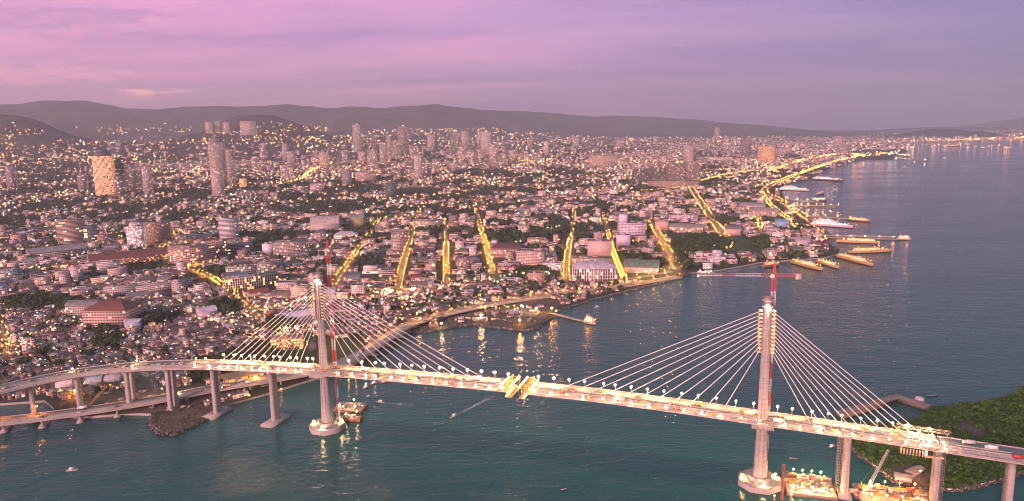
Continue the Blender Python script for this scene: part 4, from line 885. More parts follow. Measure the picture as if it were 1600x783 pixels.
hero('warehouse', 'white roofed shed under the curving approach, left of three', 'building', 90, 117, 613, 601, (.72, .58, .62), .9, -14, roof='barrel', roofc=(.78, .62, .68), win=None, mark='three white sheds under the approach')
hero('warehouse', 'grey barrel roofed shed under the curving approach, middle of three', 'building', 136, 163, 606, 597, (.32, .32, .34), .9, -14, roof='barrel', roofc=(.55, .56, .62), win=None)
hero('warehouse', 'white roofed shed under the curving approach, right of three', 'building', 165, 191, 604, 594, (.72, .58, .60), .9, -14, roof='barrel', roofc=(.78, .62, .66), win=None)
# middle of town
hero('office_building', 'white slab block with strip windows and a taller left end near the waterfront', 'building', 567, 617, 436, 424, (.80, .66, .66), .4, 4, win='ribbon', lit=.04, mark='white slab block with strip windows', extra=lambda t, cx, cy, gz, w, d, h, rot, col: MB().box(*loc(cx, cy, rot, -w*.25, 0), gz+h+.3, w*.45, d*.8, h*.55, rot, col).build('upper_floor', 'wall', t))
hero('apartment_building', 'pale slim block with framed top in the middle of town', 'building', 613, 631, 397, 374, (.60, .44, .40), .9, -4, lit=.04)
hero('apartment_building', 'brown gridded block behind the pale slim framed block', 'building', 612, 640, 385, 364, (.36, .26, .22), .7, 0)
hero('warehouse', 'olive sided hall with high pitched grey roof behind the city side pylon', 'building', 546, 572, 356, 341, (.42, .36, .16), .9, 12, roof='gable', roofc=(.34, .38, .34), win=None)
hero('dome_hall', 'wide pale arched roof hall left of the olive sided hall', 'building', 486, 534, 362, 350, (.5, .42, .38), .8, 8, roof='barrel', roofc=(.55, .46, .44), win=None)
hero('warehouse', 'brightly lit white canopy roof over a market in the middle left', 'building', 522, 560, 376, 368, (.8, .6, .5), .6, 4, roof='hip', roofc=(.8, .68, .66), lit=.4)
hero('office_building', 'long cream block with flat roof right of centre back', 'building', 645, 688, 357, 346, (.62, .50, .40), .5, -4)
hero('hotel', 'pink hotel block with rows of windows near the waterfront trees', 'hotel', 806, 855, 421, 395, (.68, .48, .44), .6, -16, lit=.06, fh=3.2, mark='pink hotel block')
hero('hall', 'dark maroon roofed hall behind the pink hotel block', 'building', 766, 822, 404, 389, (.55, .36, .34), .6, -8, roof='hip', roofc=(.16, .07, .08), lit=.08, mark='dark maroon roofed hall')
hero('office_building', 'low white block in front of the pink hotel block', 'building', 779, 813, 423, 413, (.66, .54, .56), .6, -12)
hero('office_building', 'white flood lit block beside the pink hotel block', 'building', 848, 878, 424, 412, (.82, .70, .76), .6, -8, lit=.2)
hero('customs_house', 'long white columned customs house with pale curved roof on the waterfront', 'building', 893, 964, 440, 420, (.80, .66, .66), .55, 2, roof='hip', roofc=(.74, .60, .70), win='tall', lit=.1, pitch=4.2, fh=6, mark='long columned customs house', extra=lambda t, cx, cy, gz, w, d, h, rot, col: [MB().box(*loc(cx, cy, rot, a, -d/2-1.8), gz, 1.0, 1.0, h*.9, rot, (.85, .74, .72)).build('column', 'painted', t) for a in np.linspace(-w*.46, w*.46, 17)])
hero('office_building', 'pink windowless block behind the columned customs house', 'building', 918, 957, 402, 378, (.70, .46, .44), .7, -4, lit=.02, win=None, mark='pink windowless block')
hero('office_building', 'grey roofed block with lit arcade directly behind the customs house', 'building', 892, 957, 413, 405, (.6, .42, .3), .4, 0, lit=.3, litcol=GOLD)
hero('department_store', 'large violet lit white building with stepped roof right of centre', 'building', 965, 1010, 372, 350, (.80, .64, .78), .7, -6, lit=.04, fh=4, mark='violet lit stepped white building', extra=lambda t, cx, cy, gz, w, d, h, rot, col: MB().box(*loc(cx, cy, rot, -w*.32, 0), gz+h+.3, w*.3, d*.8, h*.55, rot, col).build('upper_tier', 'painted', t))  # violet lighting put into the colour of the white walls
hero('office_building', 'violet lit white block in front of the stepped white building', 'building', 963, 985, 388, 368, (.78, .64, .78), .9, -4, win=None)  # white walls again, violet lighting mixed into their colour
hero('market_shed', 'green pleated roof shed on the waterfront beside the customs house', 'building', 976, 1030, 427, 418, (.55, .48, .44), .7, -4, roof='gable', roofc=(.24, .32, .22), win=None, mark='green pleated roof shed')
hero('passenger_terminal', 'white and pink two storey building with terraces on the quay by the plaza', 'building', 1105, 1135, 414, 402, (.78, .62, .72), .8, -10, lit=.2, mark='white terraced quay building', extra=tier(.5, .7))
hero('passenger_terminal', 'dark roofed low annex on the left of the white terraced quay building', 'building', 1084, 1106, 414, 407, (.5, .42, .42), .9, -10, roofc=(.2, .19, .2))
hero('office_building', 'salmon box shaped building at the head of the bright plaza street', 'building', 1024, 1045, 360, 347, (.78, .48, .42), .7, -6, win=None)
hero('office_building', 'lilac gridded long block behind the plaza trees', 'building', 1049, 1090, 348, 337, (.72, .58, .70), .4, -4, lit=.05)
hero('warehouse', 'long tan roofed depot bordering the plaza trees', 'building', 1046, 1098, 364, 356, (.66, .46, .34), .4, -4, roof='gable', roofc=(.42, .35, .33), lit=.2)
hero('office_building', 'pale lilac block far behind the stepped white building', 'building', 1002, 1019, 341, 328, (.74, .58, .66), .8, 0)
hero('warehouse', 'dark grey roofed port shed left of the blue shed', 'building', 1133, 1158, 368, 358, (.6, .42, .36), .7, -6, roof='gable', roofc=(.26, .25, .26), win=None)
hero('warehouse', 'bright blue roofed shed among the port trees', 'building', 1211, 1232, 357, 346, (.25, .42, .62), .6, -4, roof='gable', roofc=(.22, .42, .68), win=None, mark='bright blue port shed')
hero('warehouse', 'pink roofed shed on the quay behind the golden patrol boats', 'building', 1243, 1266, 386, 375, (.42, .38, .46), .7, -8, roof='gable', roofc=(.58, .42, .42), win=None, mark='pink roofed quay shed')
hero('warehouse', 'long pink roofed warehouse beside the port road', 'building', 1170, 1216, 340, 331, (.6, .44, .4), .5, -10, roof='gable', roofc=(.52, .40, .38), lit=.1)
hero('warehouse', 'white roofed port shed left of the blue shed behind trees', 'building', 1155, 1195, 328, 321, (.5, .42, .42), .4, -4, roof='gable', roofc=(.42, .36, .36), win=None)
# background slabs and towers
k = 0
for x0, x1, yt, c in ((988, 1016, 265, (.17, .16, .16)), (1017, 1040, 264, (.20, .18, .15)), (1041, 1071, 257, (.33, .25, .22)), (1072, 1094, 254, (.37, .29, .27))):
    hero('apartment_building', ('first', 'second', 'third', 'fourth')[k]+' from left in the row of brown slab blocks by the far bright avenue', 'building', x0, x1, 288, yt, c, .4, -4, win='tall', lit=.05, fh=3.3, mark='row of brown slab blocks'); k += 1
hero('office_building', 'long tan podium block in front of the brown slab blocks', 'building', 1012, 1092, 293, 284, (.46, .33, .27), .35, -4, lit=.08)
hero('hotel', 'orange flood lit hotel block near the far port', 'hotel', 1184, 1211, 255, 230, (.66, .40, .20), .6, -10, lit=.35, litcol=GOLD, pw=1.2, mark='orange flood lit hotel')
hero('apartment_tower', 'pale slim tower above the brown slab blocks', 'tower', 1069, 1084, 256, 228, (.52, .38, .36), .9, 0)
hero('warehouse', 'long lamp lined warehouse behind the brown slab blocks', 'building', 1088, 1145, 253, 246, (.56, .40, .38), .4, -6, lit=.2)
hero('office_tower', 'dark tower near the orange flood lit hotel', 'tower', 1157, 1173, 246, 215, (.20, .15, .17), .9, 0)
hero('office_building', 'mauve wide block right of the orange flood lit hotel', 'building', 1211, 1236, 243, 232, (.48, .36, .42), .7, -6)
hero('office_building', 'mauve block further right beyond the orange flood lit hotel', 'building', 1302, 1316, 232, 214, (.52, .36, .46), .8, -6)
hero('apartment_tower', 'square tower with reddish top far behind the brown slab blocks', 'tower', 1116, 1124, 221, 200, (.42, .28, .27), 1, 0)
hero('apartment_building', 'cream six bay apartment slab at right of the uptown towers', 'building', 920, 965, 262, 244, (.56, .42, .34), .35, 0, lit=.1)
hero('office_building', 'dark teal box building standing among trees in the green belt', 'building', 604, 619, 309, 288, (.07, .12, .13), .9, 0, win=None, lit=0)
hero('apartment_building', 'white and grey striped block before the green belt', 'building', 535, 550, 290, 267, (.56, .50, .52), .8, 4, win='tall', lit=.03)
hero('office_building', 'pale pink broad block right of the striped block', 'building', 556, 588, 284, 270, (.60, .42, .40), .5, 0)
hero('office_building', 'lilac low block in the green belt', 'building', 485, 507, 299, 288, (.62, .50, .60), .7, 0)
hero('apartment_building', 'white block with lit gable near the green belt', 'building', 441, 459, 282, 262, (.70, .52, .54), .8, 0, lit=.3)
hero('apartment_building', 'golden lit narrow block beside the tallest twin slab tower', 'building', 375, 386, 294, 280, (.7, .5, .2), .8, 0, lit=.6, litcol=GOLD)
hero('apartment_building', 'dark striped low tower in the left middle distance', 'building', 386, 400, 320, 300, (.30, .26, .30), .9, 0, win='tall')
hero('apartment_building', 'pinkish block right of the dark striped low tower', 'building', 402, 420, 318, 300, (.62, .42, .40), .8, 0)
UPT = [(553, 566, 242, 197, (.40, .33, .33)), (623, 640, 244, 199, (.22, .15, .15)), (594, 606, 258, 225, (.50, .36, .36)), (612, 628, 250, 222, (.30, .22, .2)), (560, 572, 257, 238, (.58, .42, .42)), (641, 655, 255, 230, (.5, .38, .36)),
       (648, 660, 282, 246, (.62, .48, .5)), (657, 675, 278, 252, (.22, .20, .22)), (676, 688, 270, 250, (.5, .42, .42)), (633, 648, 262, 248, (.20, .18, .18)), (704, 721, 240, 206, (.13, .15, .14)), (722, 733, 236, 206, (.45, .32, .33)), (752, 769, 243, 208, (.52, .40, .38)), (746, 753, 238, 205, (.5, .36, .36)),
       (764, 779, 262, 227, (.52, .41, .37)), (716, 728, 260, 231, (.50, .37, .35)), (747, 758, 256, 236, (.52, .4, .38)), (781, 797, 258, 240, (.40, .32, .3)), (729, 744, 254, 238, (.42, .30, .28)), (850, 858, 244, 222, (.62, .46, .46)), (442, 450, 252, 226, (.5, .38, .38)), (450, 462, 262, 238, (.46, .34, .34)), (407, 417, 252, 226, (.42, .30, .31)),
       (490, 500, 262, 238, (.45, .33, .33)), (500, 516, 264, 240, (.6, .45, .3)), (394, 406, 268, 246, (.58, .44, .46)), (0, 12, 306, 264, (.40, .34, .34)), (14, 28, 300, 262, (.36, .30, .31)), (214, 226, 302, 270, (.46, .36, .37)), (226, 240, 306, 262, (.48, .38, .39)), (124, 138, 300, 274, (.44, .35, .36)), (575, 590, 262, 236, (.5, .36, .36)), (697, 716, 268, 254, (.6, .44, .44)),
       (795, 810, 255, 236, (.55, .38, .36)), (668, 680, 236, 212, (.5, .35, .33)), (535, 545, 258, 236, (.52, .38, .40)), (520, 533, 262, 246, (.5, .38, .36)), (897, 905, 232, 216, (.5, .36, .36)), (962, 972, 232, 219, (.46, .33, .33)), (1020, 1028, 228, 214, (.5, .35, .36)), (330, 340, 252, 238, (.5, .38, .38)), (580, 588, 240, 212, (.46, .33, .34)), (605, 612, 246, 214, (.48, .34, .35))]
ADJ = {0: 'pale'}
for i, (x0, x1, yb, yt, c) in enumerate(UPT):
    lum = sum(c)/3; tone = 'dark' if lum < .25 else ('brown' if lum < .36 else ('pinkish' if c[0]-c[2] > .11 else 'pale grey'))
    size = 'tall' if yb-yt > 31 else ('medium height' if yb-yt > 21 else 'squat'); xm = (x0+x1)/2
    near = min((m for m in MARKS if True), key=lambda m: abs(pix(m[0], m[1], GZ)[0]-xm)+2*abs(pix(m[0], m[1], GZ)[1]-yb))
    side = 'right of' if pix(near[0], near[1], GZ)[0] < xm else 'left of'
    hero('apartment_tower', '%s %s tower in the hazy uptown cluster, %s the %s' % (size, tone, side, near[2].replace('tall ', '')[:44]), 'tower', x0, x1, yb, yt, c, .8, random.choice((-8, 0, 6, 12)), win=random.choice(('grid', 'grid', 'tall', 'ribbon')), lit=.12, fh=3.4, group='uptown towers', bands=False, mark='uptown towers' if i else 'first uptown tower', extra=(lambda t, cx, cy, gz, w, d, h, rot, col: MB().ball((cx, cy, gz+h+5), 3, np.array(WHITE)*25).bar((cx, cy, gz+h), (cx, cy, gz+h+4), .5, 4).build('roof_light', 'glow', t)) if i in (0, 1, 12) else None)
for x0, x1, yb, yt, n in ((322, 333, 210, 193, 'left'), (337, 346, 209, 191, 'second from left'), (347, 360, 211, 193, 'third from left'), (377, 401, 214, 193, 'broadest and rightmost')):
    hero('apartment_tower', n+' of the pinkish condominium towers standing high on the hillside', 'tower', x0, x1, yb, yt, (.50, .36, .34), .5, 14, lit=.12, group='hillside condominiums', bands=False, mark='hillside condominium towers')

print('stage 4 %.1f' % (_time.time()-_t0))

# ------------------------------------------------------------------ ordinary buildings
FA = np.array(FOOT)
def clear_of(x, y, r):
    ok = np.ones(len(x), bool)
    for fx, fy, fr in FOOT: ok &= np.hypot(x-fx, y-fy) > fr+r*.55
    for P, w in ROADS:
        lo = P.min(0)-40; hi = P.max(0)+40; m = ok & (x > lo[0]) & (x < hi[0]) & (y > lo[1]) & (y < hi[1]); idx = np.nonzero(m)[0]
        if len(idx):
            for q in dens(P, 9): idx2 = idx[np.hypot(x[idx]-q[0], y[idx]-q[1]) < w/2+r[idx]*.62+.5]; ok[idx2] = False
    for Pg in LOTS: ok &= ~inpoly(x, y, Pg)
    for P in (LP[:, :2],):
        for q in P[::2]: ok &= np.hypot(x-q[0], y-q[1]) > 6
    return ok
GROVES = [(a, b, c, d) for a, b, c, d in ((95, 318, 40, 8), (285, 340, 32, 9), (385, 293, 20, 5), (455, 306, 22, 5), (545, 298, 52, 6), (755, 270, 46, 6), (880, 268, 36, 8), (1095, 384, 46, 15), (1190, 380, 16, 9), (1250, 358, 14, 7), (1185, 300, 24, 6), (1160, 318, 20, 6),
    (830, 425, 20, 7), (348, 485, 20, 9), (180, 412, 34, 8), (350, 424, 26, 3), (50, 476, 40, 9), (110, 480, 18, 7), (590, 340, 26, 4), (660, 300, 40, 5), (700, 310, 30, 5), (500, 320, 34, 5), (420, 345, 28, 4), (180, 345, 22, 7), (240, 300, 30, 5), (300, 302, 24, 5), (620, 330, 30, 4), (820, 300, 30, 5), (860, 345, 24, 5), (930, 320, 26, 5), (780, 350, 26, 4),
    (195, 505, 22, 7), (235, 505, 14, 8), (150, 518, 20, 9), (170, 540, 14, 6), (320, 585, 16, 12), (360, 570, 12, 8), (440, 510, 20, 10), (720, 340, 20, 4), (990, 345, 14, 5), (1140, 345, 22, 6), (1020, 320, 24, 4), (480, 350, 20, 4), (40, 300, 36, 8), (20, 345, 22, 6), (140, 370, 12, 5), (260, 372, 10, 6), (910, 440, 14, 3), (575, 360, 18, 4), (1100, 262, 40, 4), (985, 232, 60, 4), (920, 222, 80, 5), (830, 218, 60, 5), (250, 252, 60, 10), (90, 262, 80, 12), (440, 205, 60, 10), (690, 222, 50, 4))]
TREES = []
for gx_, gy_, rx, ry in GROVES:
    n = int(rx*ry*.5)+8
    for _ in range(n):
        a = random.random()*2*pi; r = math.sqrt(random.random()); x, y, z = land(gx_+rx*r*cos(a), gy_+ry*r*sin(a)); TREES.append((x, y, z, 1.0))
TREES = [t for t in TREES if all(hypot(t[0]-f[0], t[1]-f[1]) > f[2]*.9 for f in FOOT)]
tg = np.array([(t[0], t[1]) for t in TREES])
def grid_lots(cx, cy, ang, bw, bd, street, nx, ny, kind, xr, yr):
    """blocks of back to back lots inside a pixel window"""
    out = []; c, s = cos(ang), sin(ang)
    for i in range(-nx, nx):
        for j in range(-ny, ny):
            ox, oy = i*(bw+street)+((j*7919) % 97)/97*(bw+street), j*(bd+street); mx, my = cx+(ox+bw/2)*c-(oy+bd/2)*s, cy+(ox+bw/2)*s+(oy+bd/2)*c
            if my < 550 or abs(mx/my) > .86: continue
            p = pix(mx, my, GZ)
            if not (xr[0]-40 < p[0] < xr[1]+40 and yr[0]-30 < p[1] < yr[1]+30): continue
            for row in range(kind['rows']):
                x = 0.; rd = bd/kind['rows']
                while x < bw-3:
                    w = random.uniform(*kind['w']); w = min(w, bw-x)
                    if w < 3: break
                    d = rd*random.uniform(.74, .97); lx = ox+x+w/2; ly = oy+row*rd+rd/2+random.uniform(-.5, .5)
                    X, Y = cx+lx*c-ly*s, cy+lx*s+ly*c; p = pix(X, Y, GZ)
                    if xr[0] < p[0] < xr[1] and yr[0] < p[1] < yr[1] and random.random() < kind['fill']:
                        h = random.uniform(*kind['h']); tall = random.random() < kind['tall']
                        if tall: h *= random.uniform(1.5, 2.6)
                        out.append((X, Y, w*random.uniform(.86, .98), d, h, ang+random.gauss(0, kind['jit']), kind['id'], tall))
                    elif xr[0] < p[0] < xr[1] and yr[0] < p[1] < yr[1] and random.random() < kind['tree']: TREES.append((X, Y, max(GZ, float(T(X, Y))), .8))
                    x += w
    return out
SH = dict(rows=4, w=(5, 10), fill=.93, h=(3.2, 6.5), tall=.05, jit=.16, id=0, tree=.5)
DT = dict(rows=2, w=(10, 38), fill=.9, h=(6, 11.5), tall=.13, jit=.03, id=1, tree=.6)
RS = dict(rows=2, w=(10, 22), fill=.52, h=(4.5, 9), tall=.10, jit=.1, id=2, tree=.85)
BL = []
BL += grid_lots(-560, 900, radians(38), 66, 34, 5, 22, 30, SH, (-40, 470), (468, 640))
BL += grid_lots(-300, 1050, radians(5), 70, 38, 7, 16, 20, SH, (470, 700), (455, 545))
BL += grid_lots(0, 1150, radians(20), 60, 34, 6, 16, 16, dict(SH, fill=.7), (600, 1010), (440, 505))
BL += grid_lots(-900, 1500, radians(38), 84, 44, 11, 34, 34, DT, (-40, 410), (352, 470))
BL += grid_lots(0, 1500, radians(4), 80, 46, 12, 16, 36, DT, (410, 790), (335, 470))
BL += grid_lots(300, 1600, radians(-7), 80, 46, 12, 14, 36, DT, (790, 1300), (300, 442))
BL += grid_lots(-900, 2500, radians(30), 100, 56, 14, 40, 40, RS, (-40, 410), (268, 352))
BL += grid_lots(-200, 2700, radians(4), 100, 56, 14, 34, 50, RS, (410, 800), (262, 335))
BL += grid_lots(600, 2900, radians(-10), 100, 56, 14, 30, 60, RS, (800, 1330), (250, 300))
B = np.array([b[:8] for b in BL], float)
# far spread of larger roofs
far = []
for _ in range(26000):
    px_ = random.uniform(-30, 1620); hz = 212-.0156*px_; py_ = hz+8+62*random.random()**1.25
    if px_ > 1330 and py_ > 234: continue
    d = ray(px_, py_); t = (GZ-CAMH)/d[2]; x, y = d[0]*t, d[1]*t
    if y > 13500: continue
    far.append((x, y))
far = np.array(far); fz = T(far[:, 0], far[:, 1]); keep = in_land(far[:, 0], far[:, 1]) & (fz < 210); far = far[keep]
# keep a density that thins with distance and on the slopes
pr = np.clip(1.1-(T(far[:, 0], far[:, 1])-10)/170, .12, 1); far = far[rng.random(len(far)) < pr]
nf = len(far); rr = np.hypot(far[:, 0], far[:, 1])
FB = np.column_stack([far, rng.uniform(9, 17, nf)*(.7+rr/7000), rng.uniform(9, 17, nf)*(.7+rr/7000), rng.uniform(5, 10, nf)*np.where(rng.random(nf) < .06, 3.2, 1)*(.9+rr/16000), rng.uniform(-.5, .5, nf), np.full(nf, 3.), np.zeros(nf)])
px_, py_, _ = pixv(FB[:, 0], FB[:, 1], np.maximum(GZ, T(FB[:, 0], FB[:, 1])))
FB = FB[(FB[:, 1] > 4300) | (py_ < 264)]
B = np.vstack([B, FB])
x, y = B[:, 0], B[:, 1]; r = np.hypot(B[:, 2], B[:, 3])/2
ok = in_land(x, y); ok &= clear_of(x, y, r)
near = y < 4000; cdst = np.full(len(x), 99.); cdst[near] = coast_dist(x[near], y[near]); ok &= cdst > r+5
for gx_, gy_, rx, ry in GROVES:
    if gy_ < 240: continue
    p0 = land(gx_, gy_); p1 = land(gx_+rx, gy_); p2 = land(gx_, gy_-ry); a = hypot(p1[0]-p0[0], p1[1]-p0[1]); b = max(hypot(p2[0]-p0[0], p2[1]-p0[1]), 8)
    ok &= ~((((x-p0[0])/a)**2+((y-p0[1])/b)**2 < .8) & (rng.random(len(x)) < .9))
# green pockets: gardens and yards with trees instead of roofs
gm = fbm(x/150, y/210, 3); thr = np.where(y > 1750, .50, np.where(y > 1180, .585, .60)); pocket = (gm > thr) & (B[:, 6] < 3) & ok
for i_ in np.nonzero(pocket)[0]:
    if rng.random() < .93:
        for _ in range(1+int(B[i_, 2] > 14)): TREES.append((x[i_]+rng.normal(0, B[i_, 2]*.3), y[i_]+rng.normal(0, B[i_, 3]*.3), max(GZ, float(T(x[i_], y[i_]))), 1.05))
        ok[i_] = False
# keep ordinary buildings off the sight of nothing: only what the frame can show
PX, PY, DP = pixv(x, y, np.maximum(GZ, T(x, y))+B[:, 4]); ok &= (PX > -40) & (PX < 1640) & (PY < 700)
B = B[ok]; n = len(B); x, y = B[:, 0], B[:, 1]; Z0 = np.maximum(GZ, T(x, y))-.4; PX, PY, DP = pixv(x, y, Z0)
WC = np.array([(.52, .42, .36), (.60, .46, .42), (.44, .37, .34), (.66, .58, .56), (.36, .30, .28), (.55, .38, .33), (.46, .42, .42), (.62, .52, .42), (.30, .22, .19), (.70, .60, .64)])
WN = ['cream', 'pink', 'tan', 'white', 'grey', 'salmon', 'pale grey', 'ochre', 'brown', 'lilac white']
RC = np.array([(.17, .145, .15), (.17, .08, .06), (.34, .30, .31), (.27, .06, .05), (.07, .065, .07), (.24, .165, .14), (.60, .50, .52), (.07, .12, .09), (.12, .19, .32), (.11, .085, .08)])
RN = ['weathered grey', 'rusty brown', 'pale zinc', 'red', 'charcoal', 'faded tan', 'whitish', 'dull green', 'dull blue', 'dark grey']
wi = rng.integers(0, 10, n); ri = rng.choice(10, n, p=[.2, .14, .15, .09, .1, .12, .1, .03, .02, .05])
wc = np.minimum(WC[wi]*rng.uniform(.95, 1.5, (n, 1))*np.array([1.06, .97, .96]), .86); rc = RC[ri]*rng.uniform(.75, 1.2, (n, 1))
gable = (rng.random(n) < np.where(B[:, 6] == 0, .85, np.where(B[:, 6] == 1, .42, .5))) & (B[:, 7] == 0)
U0 = rng.integers(0, 4000, n)*3.2
def mass(mw, mr, idx, off=None):
    """append walls to mw and roofs to mr for the buildings idx"""
    m = len(idx); b = B[idx]; c = np.cos(b[:, 5]); s = np.sin(b[:, 5]); w, d, h = b[:, 2], b[:, 3], b[:, 4]; z0 = Z0[idx]; ox, oy = b[:, 0], b[:, 1]
    def W_(lx, ly, z): return np.stack([ox+lx*c-ly*s, oy+lx*s+ly*c, z], -1)
    sg = [(-1, -1), (1, -1), (1, 1), (-1, 1)]
    V = np.stack([W_(a*w/2, e*d/2, z0) for a, e in sg]+[W_(a*w/2, e*d/2, z0+h) for a, e in sg], 1)
    base = (np.arange(m)*8)[:, None, None]; F = np.array([(0, 1, 5, 4), (1, 2, 6, 5), (2, 3, 7, 6), (3, 0, 4, 7)])[None]+base
    u = U0[idx]; uv = []; o = u.copy()
    for L_ in (w, d, w, d): uv.append(np.stack([np.stack([o, o*0], -1), np.stack([o+L_, o*0], -1), np.stack([o+L_, h], -1), np.stack([o, h], -1)], 1)); o = o+np.ceil(L_/3.2)*3.2
    mw.raw(V.reshape(-1, 3), F.reshape(-1, 4), np.repeat(wc[idx], 4, 0), 0, np.stack(uv, 1).reshape(-1, 2))
    g = gable[idx]
    if g.any():
        k = np.nonzero(g)[0]; o_ = .6; mm = len(k); ww, dd, hh = w[k]/2+o_, d[k]/2+o_, h[k]; zt = z0[k]+hh-.15; rh = np.minimum(ww, dd)*.55; ck, sk = c[k], s[k]
        # ridge along the longer side
        lng = (w[k] >= d[k]); L_ = np.where(lng, ww, dd); Sh = np.where(lng, dd, ww); ca = np.where(lng, ck, -sk); sa = np.where(lng, sk, ck)
        def R_(a, e, z): return np.stack([ox[k]+a*ca-e*sa, oy[k]+a*sa+e*ca, z], -1)
        hip = (rng.random(mm) < .35)*Sh*.8
        V = np.stack([R_(-L_, -Sh, zt), R_(L_, -Sh, zt), R_(L_, Sh, zt), R_(-L_, Sh, zt), R_(-L_+hip, 0, zt+rh), R_(L_-hip, 0, zt+rh)], 1); bs = (np.arange(mm)*6)[:, None, None]
        tint = rng.uniform(.85, 1.12, (mm, 2, 1))*rc[idx[k]][:, None, :]
        mr.raw(V.reshape(-1, 3), (np.array([(0, 1, 5, 4), (2, 3, 4, 5)])[None]+bs).reshape(-1, 4), tint.reshape(-1, 3))
        mr.raw(V.reshape(-1, 3), (np.array([(1, 2, 5), (3, 0, 4)])[None]+bs).reshape(-1, 3), np.repeat(rc[idx[k]]*.9, 2, 0))
    f = ~g
    if f.any():
        k = np.nonzero(f)[0]; mm = len(k); zt = z0[k]+h[k]
        def R_(a, e, z): return np.stack([ox[k]+a*c[k]-e*s[k], oy[k]+a*s[k]+e*c[k], z], -1)
        a1, a0, e1, e0 = w[k]/2, w[k]/2-.35, d[k]/2, d[k]/2-.35
        rings = [(a1, e1, zt), (a1, e1, zt+.9), (a0, e0, zt+.9), (a0, e0, zt+.15)]
        V = np.stack([R_(p*ra, q*re, rz) for ra, re, rz in rings for p, q in sg], 1); bs = (np.arange(mm)*16)[:, None, None]
        F = [(r_*4+j, r_*4+(j+1) % 4, r_*4+4+(j+1) % 4, r_*4+4+j) for r_ in range(3) for j in range(4)]+[(12, 13, 14, 15)]
        cl = np.concatenate([np.repeat(wc[idx[k]][:, None], 12, 1), rc[idx[k]][:, None]*1.15], 1)
        mr.raw(V.reshape(-1, 3), (np.array(F)[None]+bs).reshape(-1, 4), cl.reshape(-1, 3))
        # roof hut / tank
        q = k[rng.random(mm) < .75]; mm = len(q)
        if mm:
            sx = np.minimum(w[q], d[q])*rng.uniform(.14, .3, mm); px0 = (rng.random(mm)-.5)*w[q]*.55; py0 = (rng.random(mm)-.5)*d[q]*.55; zt = z0[q]+h[q]+.16; hh = rng.uniform(1.6, 3.2, mm)
            def Q_(a, e, z): return np.stack([ox[q]+a*c[q]-e*s[q], oy[q]+a*s[q]+e*c[q], z], -1)
            V = np.stack([Q_(px0+a*sx*.7, py0+e*sx*.5, zt) for a, e in sg]+[Q_(px0+a*sx*.7, py0+e*sx*.5, zt+hh) for a, e in sg], 1); bs = (np.arange(mm)*8)[:, None, None]
            mr.raw(V.reshape(-1, 3), (np.array([(0, 1, 5, 4), (1, 2, 6, 5), (2, 3, 7, 6), (3, 0, 4, 7), (4, 5, 6, 7)])[None]+bs).reshape(-1, 4), np.repeat(wc[idx[q]]*.9, 5, 0))
# individuals: the ones that show largest
area = (B[:, 2]*(B[:, 4]+B[:, 3]*.3))/DP**2; area[(PX < 2) | (PX > 1598) | (PY > 775)] = 0
hid = np.zeros(n, bool)
order = np.argsort(-area); single = np.zeros(n, bool); MK = MARKS; mkx = np.array([m[0] for m in MK]); mky = np.array([m[1] for m in MK])
cnt = {'house': 0, 'building': 0}; used = {}
def whereword(i):
    p0 = np.array([PX[i], PY[i]]); best = None
    mp = MPIX; dd = np.abs(mp[:, 0]-p0[0])+2.2*np.abs(mp[:, 1]-p0[1]); j = int(np.argmin(dd)); dx, dy = p0-mp[j]
    if abs(dx) > 1.6*abs(dy): rel = 'right of' if dx > 0 else 'left of'
    else: rel = 'in front of' if dy > 0 else 'behind'
    return rel+' the '+MK[j][2]
MPIX = np.array([pix(m[0], m[1], GZ)[:2] for m in MK])
for i in order:
    if area[i] <= 0: break
    kd = 'house' if (gable[i] and B[i, 4] < 9 and B[i, 2] < 16) else 'building'
    if cnt[kd] >= 290: continue
    cnt[kd] += 1; single[i] = True
    fl = max(1, int(round(B[i, 4]/3.3))); num = ('one', 'two', 'three', 'four', 'five', 'six', 'seven', 'eight')[min(fl, 8)-1]
    size = 'small' if B[i, 2] < 8 else ('mid sized' if B[i, 2] < 14 else 'broad')
    if kd == 'house': lb = '%s %s house, %s tin roof, %s' % (size, WN[wi[i]], RN[ri[i]], whereword(i))
    else: lb = '%s %s storey %s block, %s %s roof, %s' % (size, num, WN[wi[i]], RN[ri[i]], 'pitched' if gable[i] else 'flat', whereword(i))
    t = thing('house' if kd == 'house' else 'town_building', (x[i], y[i], Z0[i]), lb, kd, 'low houses of the old town' if kd == 'house' else 'town blocks')
    a, b = MB(), MB(); mass(a, b, np.array([i])); a.build('wall', 'wall', t); b.build('roof', 'roof', t)
rest = np.nonzero(~single)[0]
for lo, hi, nm, lb in ((0, 1700, 'town_buildings', 'mass of smaller roofs between the larger blocks of the near town'), (1700, 3600, 'town_buildings', 'mass of low roofs spreading over the middle distance'), (3600, 99999, 'town_buildings', 'hazy far mass of city roofs below the hills')):
    q = rest[(DP[rest] >= lo) & (DP[rest] < hi)]; a, b = MB(), MB(); mass(a, b, q); o = a.build(nm, 'wall', kind='stuff'); tag(o, lb, 'buildings'); b.build('roofs', 'roof', o, kind='stuff')
